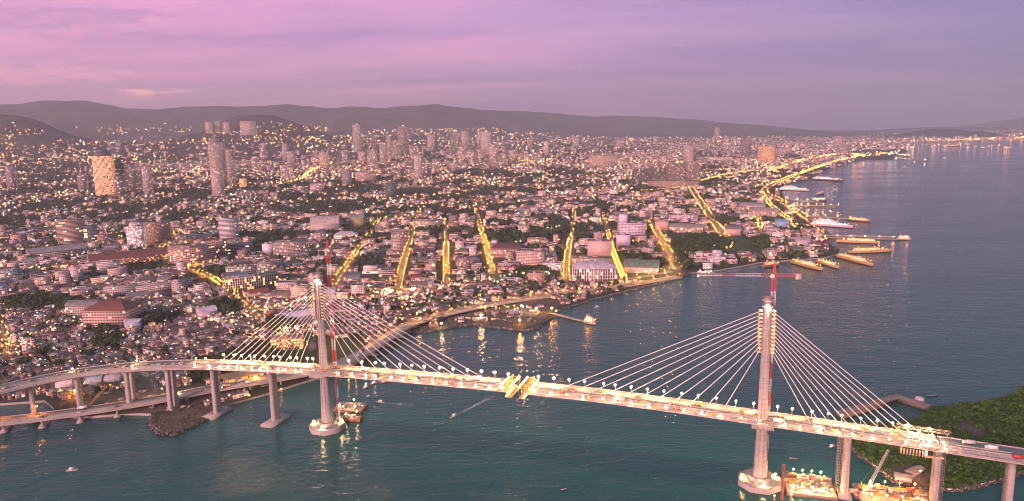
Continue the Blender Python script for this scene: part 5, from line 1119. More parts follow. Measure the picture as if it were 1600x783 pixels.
# ------------------------------------------------------------------ trees
def crown_mesh(seed, lobes, per, leaf, name):
    r = np.random.default_rng(seed); mb = MB()
    for l in range(lobes):
        c = np.array([r.normal(0, .42), r.normal(0, .42), r.uniform(.55, 1.05)]) if l else np.array([0, 0, .8]); R_ = r.uniform(.34, .52); k = per
        v = r.normal(size=(k, 3)); v /= np.linalg.norm(v, axis=1)[:, None]; P = c+v*R_*np.cbrt(r.uniform(.35, 1, (k, 1)))*np.array([1, 1, .72])
        nrm = v+r.normal(0, .5, (k, 3)); nrm /= np.linalg.norm(nrm, axis=1)[:, None]; t = np.cross(nrm, r.normal(size=(k, 3))); t /= np.linalg.norm(t, axis=1)[:, None]; b = np.cross(nrm, t); q = leaf*r.uniform(.6, 1.3, (k, 1))
        V = np.stack([P-t*q-b*q*.6, P+t*q-b*q*.6, P+t*q*.7+b*q*.6, P-t*q*.7+b*q*.6], 1); tone = r.uniform(.55, 1.35, (k, 1))*np.array([(.052, .082, .034)])
        mb.raw(V.reshape(-1, 3), (np.array([0, 1, 2, 3])[None]+(np.arange(k)*4)[:, None]), tone)
    return mb
NEARC = [crown_mesh(50+i, 7, 34, .15, 'crown') for i in range(4)]; FARC = [crown_mesh(70+i, 4, 7, .33, 'crown') for i in range(5)]
crown_data = []
for c in NEARC: m = c.mesh('crown'); m.materials.append(M['foliage']); crown_data.append(m)
tm = MB(); tm.bar((0, 0, 0), (0.02, .01, .5), .06, 6, r1=.035); tm.bar((.02, .01, .45), (.25, .1, .85), .03, 5, r1=.012); tm.bar((.02, .01, .45), (-.2, .16, .85), .03, 5, r1=.012); tm.bar((.02, .01, .48), (0, -.22, .9), .03, 5, r1=.012)
trunk_data = tm.mesh('trunk'); trunk_data.materials.append(M['bark'])
TA = np.array([t[:4] for t in TREES]); 
# extra street and yard trees
ex = []
for _ in range(5200):
    px_ = random.uniform(0, 1400); py_ = 262+180*random.random()**1.7
    if vnoise(px_/38., py_/9.) < .47: continue
    ex.append((*at(px_, py_), 0, 1.0))
ex = np.array(ex); ex[:, 2] = np.maximum(GZ, T(ex[:, 0], ex[:, 1])); ok = in_land(ex[:, 0], ex[:, 1]) & clear_of(ex[:, 0], ex[:, 1], np.full(len(ex), 3.)); ex = ex[ok]
hf = []
for _ in range(5200):          # wooded slopes and green gaps far away
    px_ = random.uniform(-20, 1250); hz = 212-.0156*px_; py_ = hz+4+54*random.random()
    if vnoise(px_/55.+40, py_/8.) < .5: continue
    d = ray(px_, py_); t = (GZ-CAMH)/d[2]; xx, yy = d[0]*t, d[1]*t
    if yy < 12500 and float(T(xx, yy)) < 190: hf.append((xx, yy, 0, 2.0+yy/5500))
hf = np.array(hf); hf[:, 2] = np.maximum(GZ, T(hf[:, 0], hf[:, 1])); hf = hf[in_land(hf[:, 0], hf[:, 1])]
TA = np.vstack([TA, ex]); LOTS_ = LOTS; LOTS = [l for l in LOTS if len(l) != 7]; TA = TA[in_land(TA[:, 0], TA[:, 1]) & (coast_dist(TA[:, 0], TA[:, 1]) > 6) & clear_of(TA[:, 0], TA[:, 1], np.full(len(TA), 6.))]; LOTS = LOTS_
sz = rng.uniform(6.0, 11.5, len(TA))*TA[:, 3]; tp = pixv(TA[:, 0], TA[:, 1], TA[:, 2]); od = np.argsort(np.where((tp[0] > 5) & (tp[0] < 1595) & (tp[1] < 770), tp[2]/sz, 1e9)); ind = od[:290]; used = {}
for k, i in enumerate(ind):
    X, Y, Zb, _ = TA[i]; p0 = np.array([tp[0][i], tp[1][i]]); dd = np.abs(MPIX[:, 0]-p0[0])+2.2*np.abs(MPIX[:, 1]-p0[1]); j = int(np.argmin(dd)); dx, dy = p0-MPIX[j]
    rel = ('right of' if dx > 0 else 'left of') if abs(dx) > 1.6*abs(dy) else ('in front of' if dy > 0 else 'behind')
    t = thing('tree', (X, Y, Zb-.3), '%s dark green tree %s the %s' % ('large' if sz[i] > 7.4 else 'small', rel, MK[j][2]), 'tree', 'trees in the town'); rz = random.random()*6.28
    for nm, me in (('crown', crown_data[k % 4]), ('trunk', trunk_data)):
        o = bpy.data.objects.new(nm, me); COL.objects.link(o); o.parent = t; o.rotation_euler = (0, 0, rz); o.scale = (sz[i], sz[i], sz[i]*random.uniform(.95, 1.25))
rem = np.vstack([np.column_stack([TA[od[290:]][:, :3], sz[od[290:]]]), np.column_stack([hf[:, :3], rng.uniform(5, 8, len(hf))*hf[:, 3]])])
def scatter(mb, P, protos):
    """P: x, y, z, size"""
    which = rng.integers(0, len(protos), len(P))
    for k, pr in enumerate(protos):
        q = P[which == k]; V = np.concatenate(pr.v); C = np.concatenate(pr.cl); F = np.concatenate(pr.lp).reshape(-1, 4); a = rng.random(len(q))*6.28; c, s = np.cos(a)[:, None], np.sin(a)[:, None]
        X = (V[None, :, 0]*c-V[None, :, 1]*s)*q[:, 3:4]+q[:, :1]; Y = (V[None, :, 0]*s+V[None, :, 1]*c)*q[:, 3:4]+q[:, 1:2]; Zv = (V[None, :, 2]-.15)*q[:, 3:4]+q[:, 2:3]
        Fa = F[None]+(np.arange(len(q))*len(V))[:, None, None]; mb.raw(np.stack([X, Y, Zv], -1).reshape(-1, 3), Fa.reshape(-1, 4), (C[None]*rng.uniform(.8, 1.2, (len(q), 1, 1))).reshape(-1, 3))
mb = MB(); scatter(mb, rem, FARC); tag(mb.build('town_trees', 'foliage'), 'dark green trees scattered between the roofs and over the slopes', 'trees', kind='stuff')

# ------------------------------------------------------------------ street lamps and town lights
for i in range(n):
    if B[i, 6] == 3: continue
    k = .17 if B[i, 6] == 0 else .32
    if rng.random() < k*(1.5 if vnoise(PX[i]/45., PY[i]/16.) > .55 else .7):
        a = B[i, 5]; o = B[i, 3]/2+.7; X, Y = x[i]+sin(a)*o+cos(a)*B[i, 2]*rng.uniform(-.4, .4), y[i]-cos(a)*o+sin(a)*B[i, 2]*rng.uniform(-.4, .4); LAMPS.append((X, Y, Z0[i]+.4, min(B[i, 4], 12)*rng.uniform(.85, 1.1)+.8, random.choice((GOLD, WARM, GOLD, WHITE, AMBER)), ''))
for gx_, gy_, rx, ry in ((1095, 384, 50, 17), (1190, 385, 18, 8), (830, 425, 28, 9), (1285, 252, 62, 13), (1225, 280, 30, 14), (1180, 262, 26, 8), (1160, 350, 40, 14), (440, 530, 60, 22), (790, 485, 40, 4), (1270, 380, 26, 12), (30, 540, 26, 22), (1250, 335, 24, 16), (600, 465, 50, 8), (480, 480, 40, 14), (340, 500, 50, 10), (110, 410, 90, 16), (480, 262, 40, 14), (630, 235, 30, 14)):
    for _ in range(int(rx*ry*.055)+8):
        a = random.random()*6.28; r_ = math.sqrt(random.random()); X, Y, Zt = land(gx_+rx*r_*cos(a), gy_+ry*r_*sin(a))
        if in_land(np.array([X]), np.array([Y]))[0]: LAMPS.append((X, Y, Zt, 6, random.choice((GOLD, WARM, GOLD)), ''))
LAMPS = [l for l in LAMPS if in_land(np.array([l[0]]), np.array([l[1]]))[0] or l[5].startswith('on the low')]
lx = np.array([l[:4] for l in LAMPS]); lp = pixv(lx[:, 0], lx[:, 1], lx[:, 2]+lx[:, 3]); vis = (lp[0] > 3) & (lp[0] < 1597) & (lp[1] < 778)
od = np.argsort(np.where(vis, lp[2], 1e9)); lampmesh = {}
def lamp_mesh(col, r, pw):
    key = (col, r, pw)
    if key not in lampmesh:
        mb = MB(); mb.bar((0, 0, 0), (0, 0, 1), .012, 4, (.3, .3, .3), 1); mb.bar((0, 0, 1), (0, .08, 1.02), .008, 3, (.3, .3, .3), 1); mb.hood((0, .08, 1.0), r*1.25, np.array(col)*pw, (.3, .3, .3)); mb.ball((0, .08, .93), (.062, .062, .05), np.array(col)*9, 2)
        ms = mb.lampsplit(['lamp', 'steel', 'glow']); m = mb.mesh('street_lamp'); [m.materials.append(M[q]) for q in ms]; lampmesh[key] = m
    return lampmesh[key]
def yard_mesh(col):
    key = ('yard', col)
    if key not in lampmesh:
        mb = MB(); mb.bar((0, 0, 0), (0, 0, 1), .012, 4, (.3, .3, .3), 1); mb.ball((0, 0, 1.0), .11, np.array(col)*14, 0); m = mb.mesh('street_lamp'); m.materials.append(M['glow']); m.materials.append(M['steel']); lampmesh[key] = m
    return lampmesh[key]
CNAME = {GOLD: 'golden', AMBER: 'amber', WARM: 'warm white', WHITE: 'white'}
for i in od[:295]:
    X, Y, Zb, h, col, st = LAMPS[i]; o = bpy.data.objects.new('street_lamp', lamp_mesh(col, .045, STREETW*(1.6 if st.startswith('on the low') else 1.0)) if st else yard_mesh(col)); COL.objects.link(o); o.location = (X, Y, Zb); o.scale = (h, h, h); o.rotation_euler = (0, 0, random.random()*6.28)
    if st: lb = '%s street lamp on the road %s' % (CNAME[col], st) if not st.startswith(('on', 'at')) else '%s street lamp %s' % (CNAME[col], st)
    else:
        p0 = np.array([lp[0][i], lp[1][i]]); dd = np.abs(MPIX[:, 0]-p0[0])+2.2*np.abs(MPIX[:, 1]-p0[1]); j = int(np.argmin(dd)); dx, dy = p0-MPIX[j]
        rel = ('right of' if dx > 0 else 'left of') if abs(dx) > 1.6*abs(dy) else ('in front of' if dy > 0 else 'behind'); lb = '%s yard lamp %s the %s' % (CNAME[col], rel, MK[j][2])
    tag(o, ' '.join(lb.split()[:16]), 'lamp', 'street lamps of the town')
mb = MB()
for i in od[295:]:
    X, Y, Zb, h, col, st = LAMPS[i]
    if lp[2][i] > 1e5: continue
    far_ = lp[2][i]; r_ = .38 if far_ < 2500 else .38+(far_-2500)/2500; pw = STREETW*(.38/r_)**2*random.uniform(.5, 1.2) if far_ < 3250 else 10*random.uniform(.6, 1.6)
    mb.bar((X, Y, Zb), (X, Y, Zb+h), .12, 3, (.0, .0, .0), 1, cap=False); (mb.hood((X, Y, Zb+h), .46, np.array(col)*STREETW*random.uniform(.5, 1.2), (.3, .3, .3)).ball((X, Y, Zb+h-.6), far_/2300, np.array(col)*random.uniform(3, 9), 2) if (st or (far_ < 2100 and random.random() < .25)) else mb.ball((X, Y, Zb+h), far_/1350*random.uniform(.6, 1.1), np.array(col)*random.choice((6, 10, 18, 32)), 2)) if far_ < 3250 else mb.ball((X, Y, Zb+h), far_/1600, np.array(col)*random.uniform(4, 12), 2)
# far sprinkling of lights
for _ in range(4600):
    px_ = random.uniform(0, 1600); hz = 212-.0156*px_; py_ = hz+1+60*random.random()**1.15-(22*random.random() if px_ < 520 else 0)*random.random()
    if vnoise(px_/60.+7, py_/7.) < .36: continue
    if px_ > 1345 and py_ > 233: continue
    X, Y, Zt = land(px_, py_) if py_ > hz-30 else (0, 99999, 0)
    if Y > 13500 or Y < 3500 or Zt > 420: continue
    r_ = Y/1650*random.choice((.6, .8, 1, 1.3)); mb.ball((X, Y, Zt+7+r_), r_, np.array(random.choice((WARM, WHITE, GOLD, AMBER, GOLD)))*random.choice((2, 3.5, 6, 11)), 2)
for _ in range(420):
    px_ = random.uniform(1345, 1600); hz = 212-.0156*px_; yc = np.interp(px_, [1345, 1400, 1425, 1540, 1600], [248, 243, 223, 221, 219]); py_ = random.uniform(hz+9, yc-1.2) if random.random() < .5 else yc-random.uniform(.8, 4)
    X, Y = at(px_, py_); r_ = Y/1700*random.choice((.6, 1, 1.3)); mb.ball((X, Y, GZ+8+r_), r_, np.array(random.choice((WARM, GOLD, WHITE, AMBER)))*random.choice((3, 6, 12)), 2)
o = mb.build('city_lights', ['lamp', 'steel', 'glow'], kind='stuff'); tag(o, 'thousands of golden and white lights glittering across the town', 'lights')

print('stage 5 %.1f' % (_time.time()-_t0))

# ------------------------------------------------------------------ green islet at the right
IS = [(1316, 686), (1345, 713), (1398, 753), (1440, 765), (1500, 767), (1560, 752), (1600, 738), (1760, 700), (1780, 590), (1600, 612), (1545, 629), (1490, 641), (1458, 640), (1440, 655), (1400, 662), (1345, 668)]
ISW = [at(a, b, 0) for a, b in IS]; land_slab('islet_ground', ISW, 1.6, -3, 'field', 'rock')
rocks('shore_rocks', [(1316, 686), (1345, 713), (1398, 753), (1440, 765), (1500, 767), (1560, 752), (1600, 738)], 420, 1.2, 1.5, 'dark rocks along the near edge of the green islet', 9, 1.6)
def islet_green():
    r = np.random.default_rng(4); P = []; mn = np.min(ISW, 0); mx = np.max(ISW, 0)
    sand = [at(a, b, 1.6) for a, b in ((1490, 668), (1505, 655), (1550, 680), (1520, 684))]; yard = [at(a, b, 1.6) for a, b in ((1385, 735), (1420, 725), (1465, 745), (1455, 762), (1415, 757))]; fieldp = [at(a, b, 1.6) for a, b in ((1345, 668), (1440, 650), (1480, 675), (1440, 690), (1380, 690))]
    while len(P) < 2600:
        q = mn+(mx-mn)*r.random(2)
        if not inpoly(q[0], q[1], ISW): continue
        if inpoly(q[0], q[1], sand) or inpoly(q[0], q[1], yard): continue
        p = pix(q[0], q[1], 1.6)
        if vnoise(q[0]/7.+50, q[1]/7.) < .22: continue
        if p[0] > 1660: continue
        low = inpoly(q[0], q[1], fieldp); tall = vnoise(q[0]/14., q[1]/14.)
        P.append((q[0], q[1], 1.5, (1.2+1.0*tall) if low else (1.5+2.0*tall)*r.uniform(.5, 1.6)))
    P = np.array(P); mb = MB(); pr = [crown_mesh(90+i, 5, 15, .23, 'c') for i in range(5)]
    for q_ in pr: q_.cl = [c_*np.array([1.05, 1.5, .75]) for c_ in q_.cl]
    scatter(mb, P, pr)
    tag(mb.build('mangrove_thicket', 'foliage'), 'dense dark green mangrove thicket covering the islet', 'thicket', kind='stuff')
    sheet('sandy_clearing', sand, 1.65, 'dirt'); sheet('islet_yard', yard, 1.65, 'dirt')
islet_green()
def slabbox(name, lb, cat, px0, py0, px1, py1, wid, z0, h, col, rcol, roof=True):
    a = np.array(at(px0, py0, z0)); b = np.array(at(px1, py1, z0)); L_ = np.linalg.norm(b-a); an = atan2(*(b-a)[::-1]); c = (a+b)/2; t = thing(name, (c[0], c[1], z0), lb, cat)
    MB().box(c[0], c[1], z0, L_, wid, h, an, col).build('wall', 'painted', t)
    if roof:
        e = np.array([cos(an), sin(an)]); n_ = np.array([-e[1], e[0]]); w2 = wid/2+.6; V = []
        for k in (-1, 1):
            for q, z in ((-w2, 0), (0, wid*.22), (w2, 0)): p = c+e*k*(L_/2+.6)+n_*q; V.append((p[0], p[1], z0+h+.02+z))
        MB().raw(V, [(0, 1, 4, 3), (1, 2, 5, 4)], rcol).raw(V, [(0, 1, 2), (3, 4, 5)], rcol).build('roof', 'roof', t)
    return t
slabbox('boat_shed', 'long dark roofed pier shed reaching out from the islet, left arm', 'shed', 1312, 652, 1396, 627, 9, .6, 4.5, (.22, .16, .14), (.30, .23, .21))
slabbox('boat_shed', 'dark roofed pier shed sloping back to the islet, right arm', 'shed', 1400, 625, 1452, 641, 8, .6, 4.5, (.16, .13, .13), (.28, .24, .23))
slabbox('shed', 'white walled open shed in the islet yard by the water', 'shed', 1398, 747, 1424, 752, 7, 1.6, 3.5, (.68, .58, .58), (.5, .42, .38))
slabbox('shed', 'grey roofed hut behind the white shed in the islet yard', 'shed', 1420, 744, 1438, 736, 7, 1.6, 3.2, (.34, .28, .26), (.38, .32, .3))
x0_, y0_ = at(1436, 628, 0); t = thing('round_tank', (x0_, y0_, 0), 'pale round tank floating off the pier shed', 'tank'); mb = MB(); mb.loft([octo(r_, z, x0_, y0_, 0) for z, r_ in ((-.5, 4.6), (3.5, 4.6), (5, 3.4))], (.7, .55, .55)); mb.build('shell', 'plain', t); MB().loft([octo(r_, z, x0_, y0_, 0) for z, r_ in ((5, 1.2), (5.8, 1.1))], (.5, .4, .4)).build('hatch', 'plain', t)
def post_lamp(px, py, z, h, col, pw, lb, r=.7, group='work lamps on the water and islet'):
    q = at(px, py, z); l = thing('lamp_post', (q[0], q[1], z), lb, 'lamp', group); MB().bar((*q, z), (*q, z+h), .14, 5, r1=.09).build('pole', 'steel', l); MB().ball((*q, z+h+r*.6), (r, r, r*.8), np.array(col)*pw*2.2).build('lamp_head', 'lamp', l)
post_lamp(1437, 750, 1.6, 7, GOLD, 90, 'lamp on a pole in the islet yard')

# ------------------------------------------------------------------ floating craft
def hull(mb, L_, Bm, fb, dr=.8, bow=.3, col=(.5, .5, .5), deck=(.4, .35, .3), sheer=.25, stern=.85):
    """hull along +x centred at 0; returns nothing"""
    st = [(-.5, stern), (-.35, 1), (.5-bow, 1), (.5-bow*.5, .72), (.5-bow*.2, .38), (.5, .03)]; rings = []
    for f, k in st:
        z = fb*(1+sheer*max(0, f+.1)**1.5*2.2); x_ = f*L_; rings.append([(x_*.97 if f > .3 else x_, -Bm/2*k*.7, -dr), (x_, -Bm/2*k, z), (x_, Bm/2*k, z), (x_*.97 if f > .3 else x_, Bm/2*k*.7, -dr)])
    V = np.array(rings).reshape(-1, 3); F = []
    for i in range(len(st)-1):
        for a, b in ((0, 1), (2, 3), (3, 0)): F.append((i*4+a, (i+1)*4+a, (i+1)*4+b, i*4+b))
    mb.raw(V, F, col); mb.raw(V, [(0, 1, 2, 3)], col); mb.raw(V, [(i*4+1, i*4+2, (i+1)*4+2, (i+1)*4+1) for i in range(len(st)-1)], deck)
def place(mb, p, an):
    c, s = cos(an), sin(an)
    for k in range(len(mb.v)): v = mb.v[k]; mb.v[k] = np.stack([v[:, 0]*c-v[:, 1]*s+p[0], v[:, 0]*s+v[:, 1]*c+p[1], v[:, 2]+(p[2] if len(p) > 2 else 0)], 1)
    return mb
def ship(lb, px0, py0, px1, py1, bm, fb, hc, sc, tiers, name='ship', cat='ship', group=None, funnel=(.6, .3, .2), mast=10, lights=None, lf=(-.42, .25), dark=None):
    a = np.array(at(px0, py0, 0)); b = np.array(at(px1, py1, 0)); L_ = np.linalg.norm(b-a); an = atan2(*(b-a)[::-1]); c = (a+b)/2; t = thing(name, (c[0], c[1], 0), lb, cat, group)
    mb = MB(); hull(mb, L_, bm, fb, 1, .32, hc, np.array(sc)*.6); place(mb, c, an).build('hull', 'plain', t)
    mb = MB(); hull(mb, L_*1.002, bm*1.01, fb*.22, .9, .32, dark or (.10, .06, .06), (.1, .06, .06)); place(mb, c, an).build('boot_stripe', 'plain', t)
    z = fb+.02; x0_, x1_ = lf[0]*L_, lf[1]*L_
    for k in range(tiers):
        w_ = bm*(.86-.08*k); xa, xb = x0_+k*L_*.03, x1_-k*L_*.06; mb = MB(); mb.box((xa+xb)/2, 0, z, xb-xa, w_, 2.5, 0, sc); mb.box((xa+xb)/2, 0, z+2.5, xb-xa+1, w_+.8, .18, 0, np.array(sc)*1.05); place(mb, c, an).build('deck_house', 'plain', t)
        wb = MB(); m_ = max(2, int((xb-xa)/2.4))
        for sd in (-1, 1):
            for i in range(m_):
                u = xa+(i+.5)*(xb-xa)/m_; lit = random.random() < .5
                wb.raw([(u-.7, sd*(w_/2+.05), z+.9), (u+.7, sd*(w_/2+.05), z+.9), (u+.7, sd*(w_/2+.05), z+1.9), (u-.7, sd*(w_/2+.05), z+1.9)], [(0, 1, 2, 3)], np.array(lights or WARM)*1.6 if lit else (.03, .03, .04), 1 if lit else 0)
        place(wb, c, an).build('windows', ['glass', 'glow'], t, kind='stuff'); z += 2.68
    mb = MB(); mb.box(x1_-L_*.06*tiers-2, 0, z, 4, bm*.5, 2.2, 0, sc); place(mb, c, an).build('bridge', 'plain', t)
    mb = MB(); mb.loft([[(x0_+L_*.14+q*1.6*k, r_*1.3*k, zz) for q, r_ in ((-1, -1), (1, -1), (1, 1), (-1, 1))] for zz, k in ((z, 1.1), (z+4.2, .8))], funnel); place(mb, c, an).build('funnel', 'plain', t)
    mb = MB(); xm_ = x1_-L_*.06*tiers-4; mb.bar((xm_, 0, z), (xm_, 0, z+mast), .25, 5, (.7, .65, .6), r1=.12); mb.bar((xm_, -2, z+mast*.6), (xm_, 2, z+mast*.6), .1, 4, (.7, .65, .6)); mb.bar((L_*.36, 0, fb), (L_*.36, 0, fb+mast*.8), .2, 5, (.7, .65, .6)); place(mb, c, an).build('mast', 'plain', t)
    if lights:
        mb = MB(); m_ = max(3, int(L_/11))
        for i in range(m_):
            for sd in (-1, 1): mb.ball((x0_+(i+.5)*(L_*.82)/m_, sd*bm*.56, fb+3.4), .45, np.array(lights)*SHIPW)
        place(mb, c, an).build('deck_lights', 'lamp', t, kind='stuff')
    return t
SHIPW = 70
GC = (.66, .44, .22)
ship('long golden lit ship lying closest to the long roofed pier', 1372, 381, 1308, 379, 13, 6, GC, (.8, .62, .4), 2, group='golden lit ships', lights=GOLD)
ship('golden lit ship alone off the quay below the roofed pier', 1327, 396, 1392, 394, 12, 6, GC, (.8, .62, .4), 2, group='golden lit ships', lights=GOLD)
ship('golden lit ship moored at an angle, bow to the open water', 1309, 402, 1364, 417, 12, 6, GC, (.8, .62, .4), 2, group='golden lit ships', lights=GOLD)
ship('largest golden lit ship angled off the quay nearest the crane jib', 1237, 411, 1285, 424, 12, 6, GC, (.8, .62, .4), 2, group='golden lit ships', lights=GOLD)
ship('shorter golden lit ship tucked behind the largest golden one', 1278, 410, 1311, 421, 10, 5, GC, (.78, .6, .4), 1, group='golden lit ships', lights=GOLD)
ship('big white ferry with violet light in its colour, many decks, at the quay', 1265, 352, 1333, 357, 20, 7, (.72, .58, .68), (.82, .70, .80), 5, 'ferry', 'ferry', lights=WHITE)  # purple lighting put into the white hull and deck house colours
ship('white ferry moored further up the quay', 1216, 297, 1264, 299, 22, 7, (.75, .6, .64), (.82, .68, .74), 5, 'ferry', 'ferry', lights=WHITE)
ship('white ferry with dark hull in the far basin', 1268, 281, 1318, 284, 22, 8, (.16, .10, .12), (.82, .66, .7), 4, 'ferry', 'ferry', lights=WHITE)
ship('tug and barge with bright lamps off the big white ferry', 1325, 344, 1361, 348, 12, 4, (.32, .14, .12), (.75, .52, .42), 2, 'workboat', 'boat', lights=GOLD)
ship('small freighter beside the lamp tipped pier', 1268, 314, 1292, 314, 12, 5, (.3, .14, .14), (.6, .45, .4), 2, 'freighter', 'ship', lights=WARM)
ship('small grey freighter in the basin before the far ferry', 1276, 305, 1288, 303, 10, 4, (.25, .2, .24), (.5, .4, .42), 2, 'freighter', 'ship')
ship('small white boat at the tip of the long roofed pier', 1402, 374, 1423, 375, 8, 3.5, (.7, .6, .64), (.8, .68, .72), 2, 'patrol_boat', 'boat', mast=6)
ship('brown wooden vessel at the quay corner behind the crane jib', 1193, 418, 1218, 415, 10, 5, (.36, .2, .12), (.6, .42, .3), 2, 'patrol_boat', 'boat', lights=GOLD, mast=7)
ship('low dark and white ferry lying below the white terraced quay building', 1087, 428, 1118, 429, 8, 3, (.28, .24, .3), (.62, .5, .56), 1, 'launch', 'boat', mast=5, lights=WARM)
ship('white tug at the end of the short jetty', 914, 504, 931, 508, 8, 3, (.6, .5, .48), (.8, .7, .66), 2, 'tug', 'boat', mast=7, lights=GOLD)
ship('lit ship anchored off the far shore at the right', 1470, 229, 1500, 229, 28, 12, (.4, .2, .18), (.8, .6, .4), 3, 'ship', 'ship', lights=WARM)
ship('pale anchored ship glowing in the far bay, left of two', 1531, 232, 1540, 232, 24, 10, (.6, .5, .5), (.8, .7, .6), 3, 'ship', 'ship', lights=WHITE)
ship('pale anchored ship glowing in the far bay, right of two', 1541, 230, 1549, 230, 24, 10, (.6, .5, .5), (.8, .7, .6), 3, 'ship', 'ship', lights=WHITE)
ship('tiny white boat alone in the open bay', 1473, 248, 1479, 248, 12, 5, (.7, .6, .62), (.8, .7, .7), 2, 'boat', 'boat', mast=10)
ship('lit ferry at the mouth of the far harbour', 1404, 243, 1420, 245, 24, 8, (.5, .36, .36), (.8, .65, .6), 3, 'ferry', 'ferry', lights=WARM)
# piers of the port
def pier(lb, px0, py0, px1, py1, w, roof=None, lamps=4, col=WARM, pw=60):
    a = np.array(at(px0, py0, 0)); b = np.array(at(px1, py1, 0)); L_ = np.linalg.norm(b-a); d = (b-a)/L_; n_ = np.array([-d[1], d[0]]); t = thing('pier', (a[0], a[1], 0), lb, 'pier', 'piers of the port'); an = atan2(d[1], d[0]); c = (a+b)/2
    MB().box(c[0], c[1], 1.6, L_, w, 1.2, an, (.36, .3, .28)).build('deck', 'concrete', t)
    mb = MB()
    for f in np.linspace(.02, .98, max(4, int(L_/9))):
        for k in (-.4, .4): q = a+d*L_*f+n_*w*k; mb.bar((*q, -2), (*q, 1.6), .5, 5)
    mb.build('piles', 'concrete', t, kind='stuff')
    if roof:
        mb = MB(); V = []
        for e in (.0, .82):
            for q, z in ((-w*.42, 6.2), (0, 7.6), (w*.42, 6.2)): p = a+d*L_*e+n_*q; V.append((p[0], p[1], 2.8+z-2))
        mb.raw(V, [(0, 1, 4, 3), (1, 2, 5, 4)], roof); mb.build('roof', 'roof', t); mb = MB()
        for f in np.linspace(0, .82, 14):
            for k in (-.4, .4): q = a+d*L_*f+n_*w*k; mb.bar((*q, 2.8), (*q, 7.1), .25, 4)
        mb.build('roof_posts', 'steel', t, kind='stuff')
    for f in np.linspace(.15, 1, lamps):
        q = a+d*(L_-2)*f-n_*w*.46; l = thing('pier_lamp', (q[0], q[1], 2.8), 'lamp glowing along the '+lb, 'lamp', 'pier lamps'); MB().bar((*q, 2.8), (*q, 8.6), .15, 4).build('pole', 'steel', l); MB().ball((*q, 9), (.9, .9, .7), np.array(col)*pw*2.2).build('lamp_head', 'lamp', l)
pier('long pale roofed pier beyond the golden ships', 1288, 372, 1418, 375, 22, (.62, .54, .56), 6, GOLD, 70)
pier('lamp tipped pier in the middle of the port', 1228, 322, 1310, 323, 20, None, 7, GOLD, 90)
pier('pier behind the big white ferry', 1262, 339, 1330, 343, 14, None, 4, GOLD, 70)
pier('pier with freighters in the upper basin', 1224, 312, 1280, 317, 14, None, 4, WARM, 60)
pier('far pier reaching into the bay', 1395, 249, 1448, 251, 40, None, 4, WARM, 120)
pier('short jetty below the waterfront road', 863, 492, 922, 506, 7, None, 2, GOLD, 60)
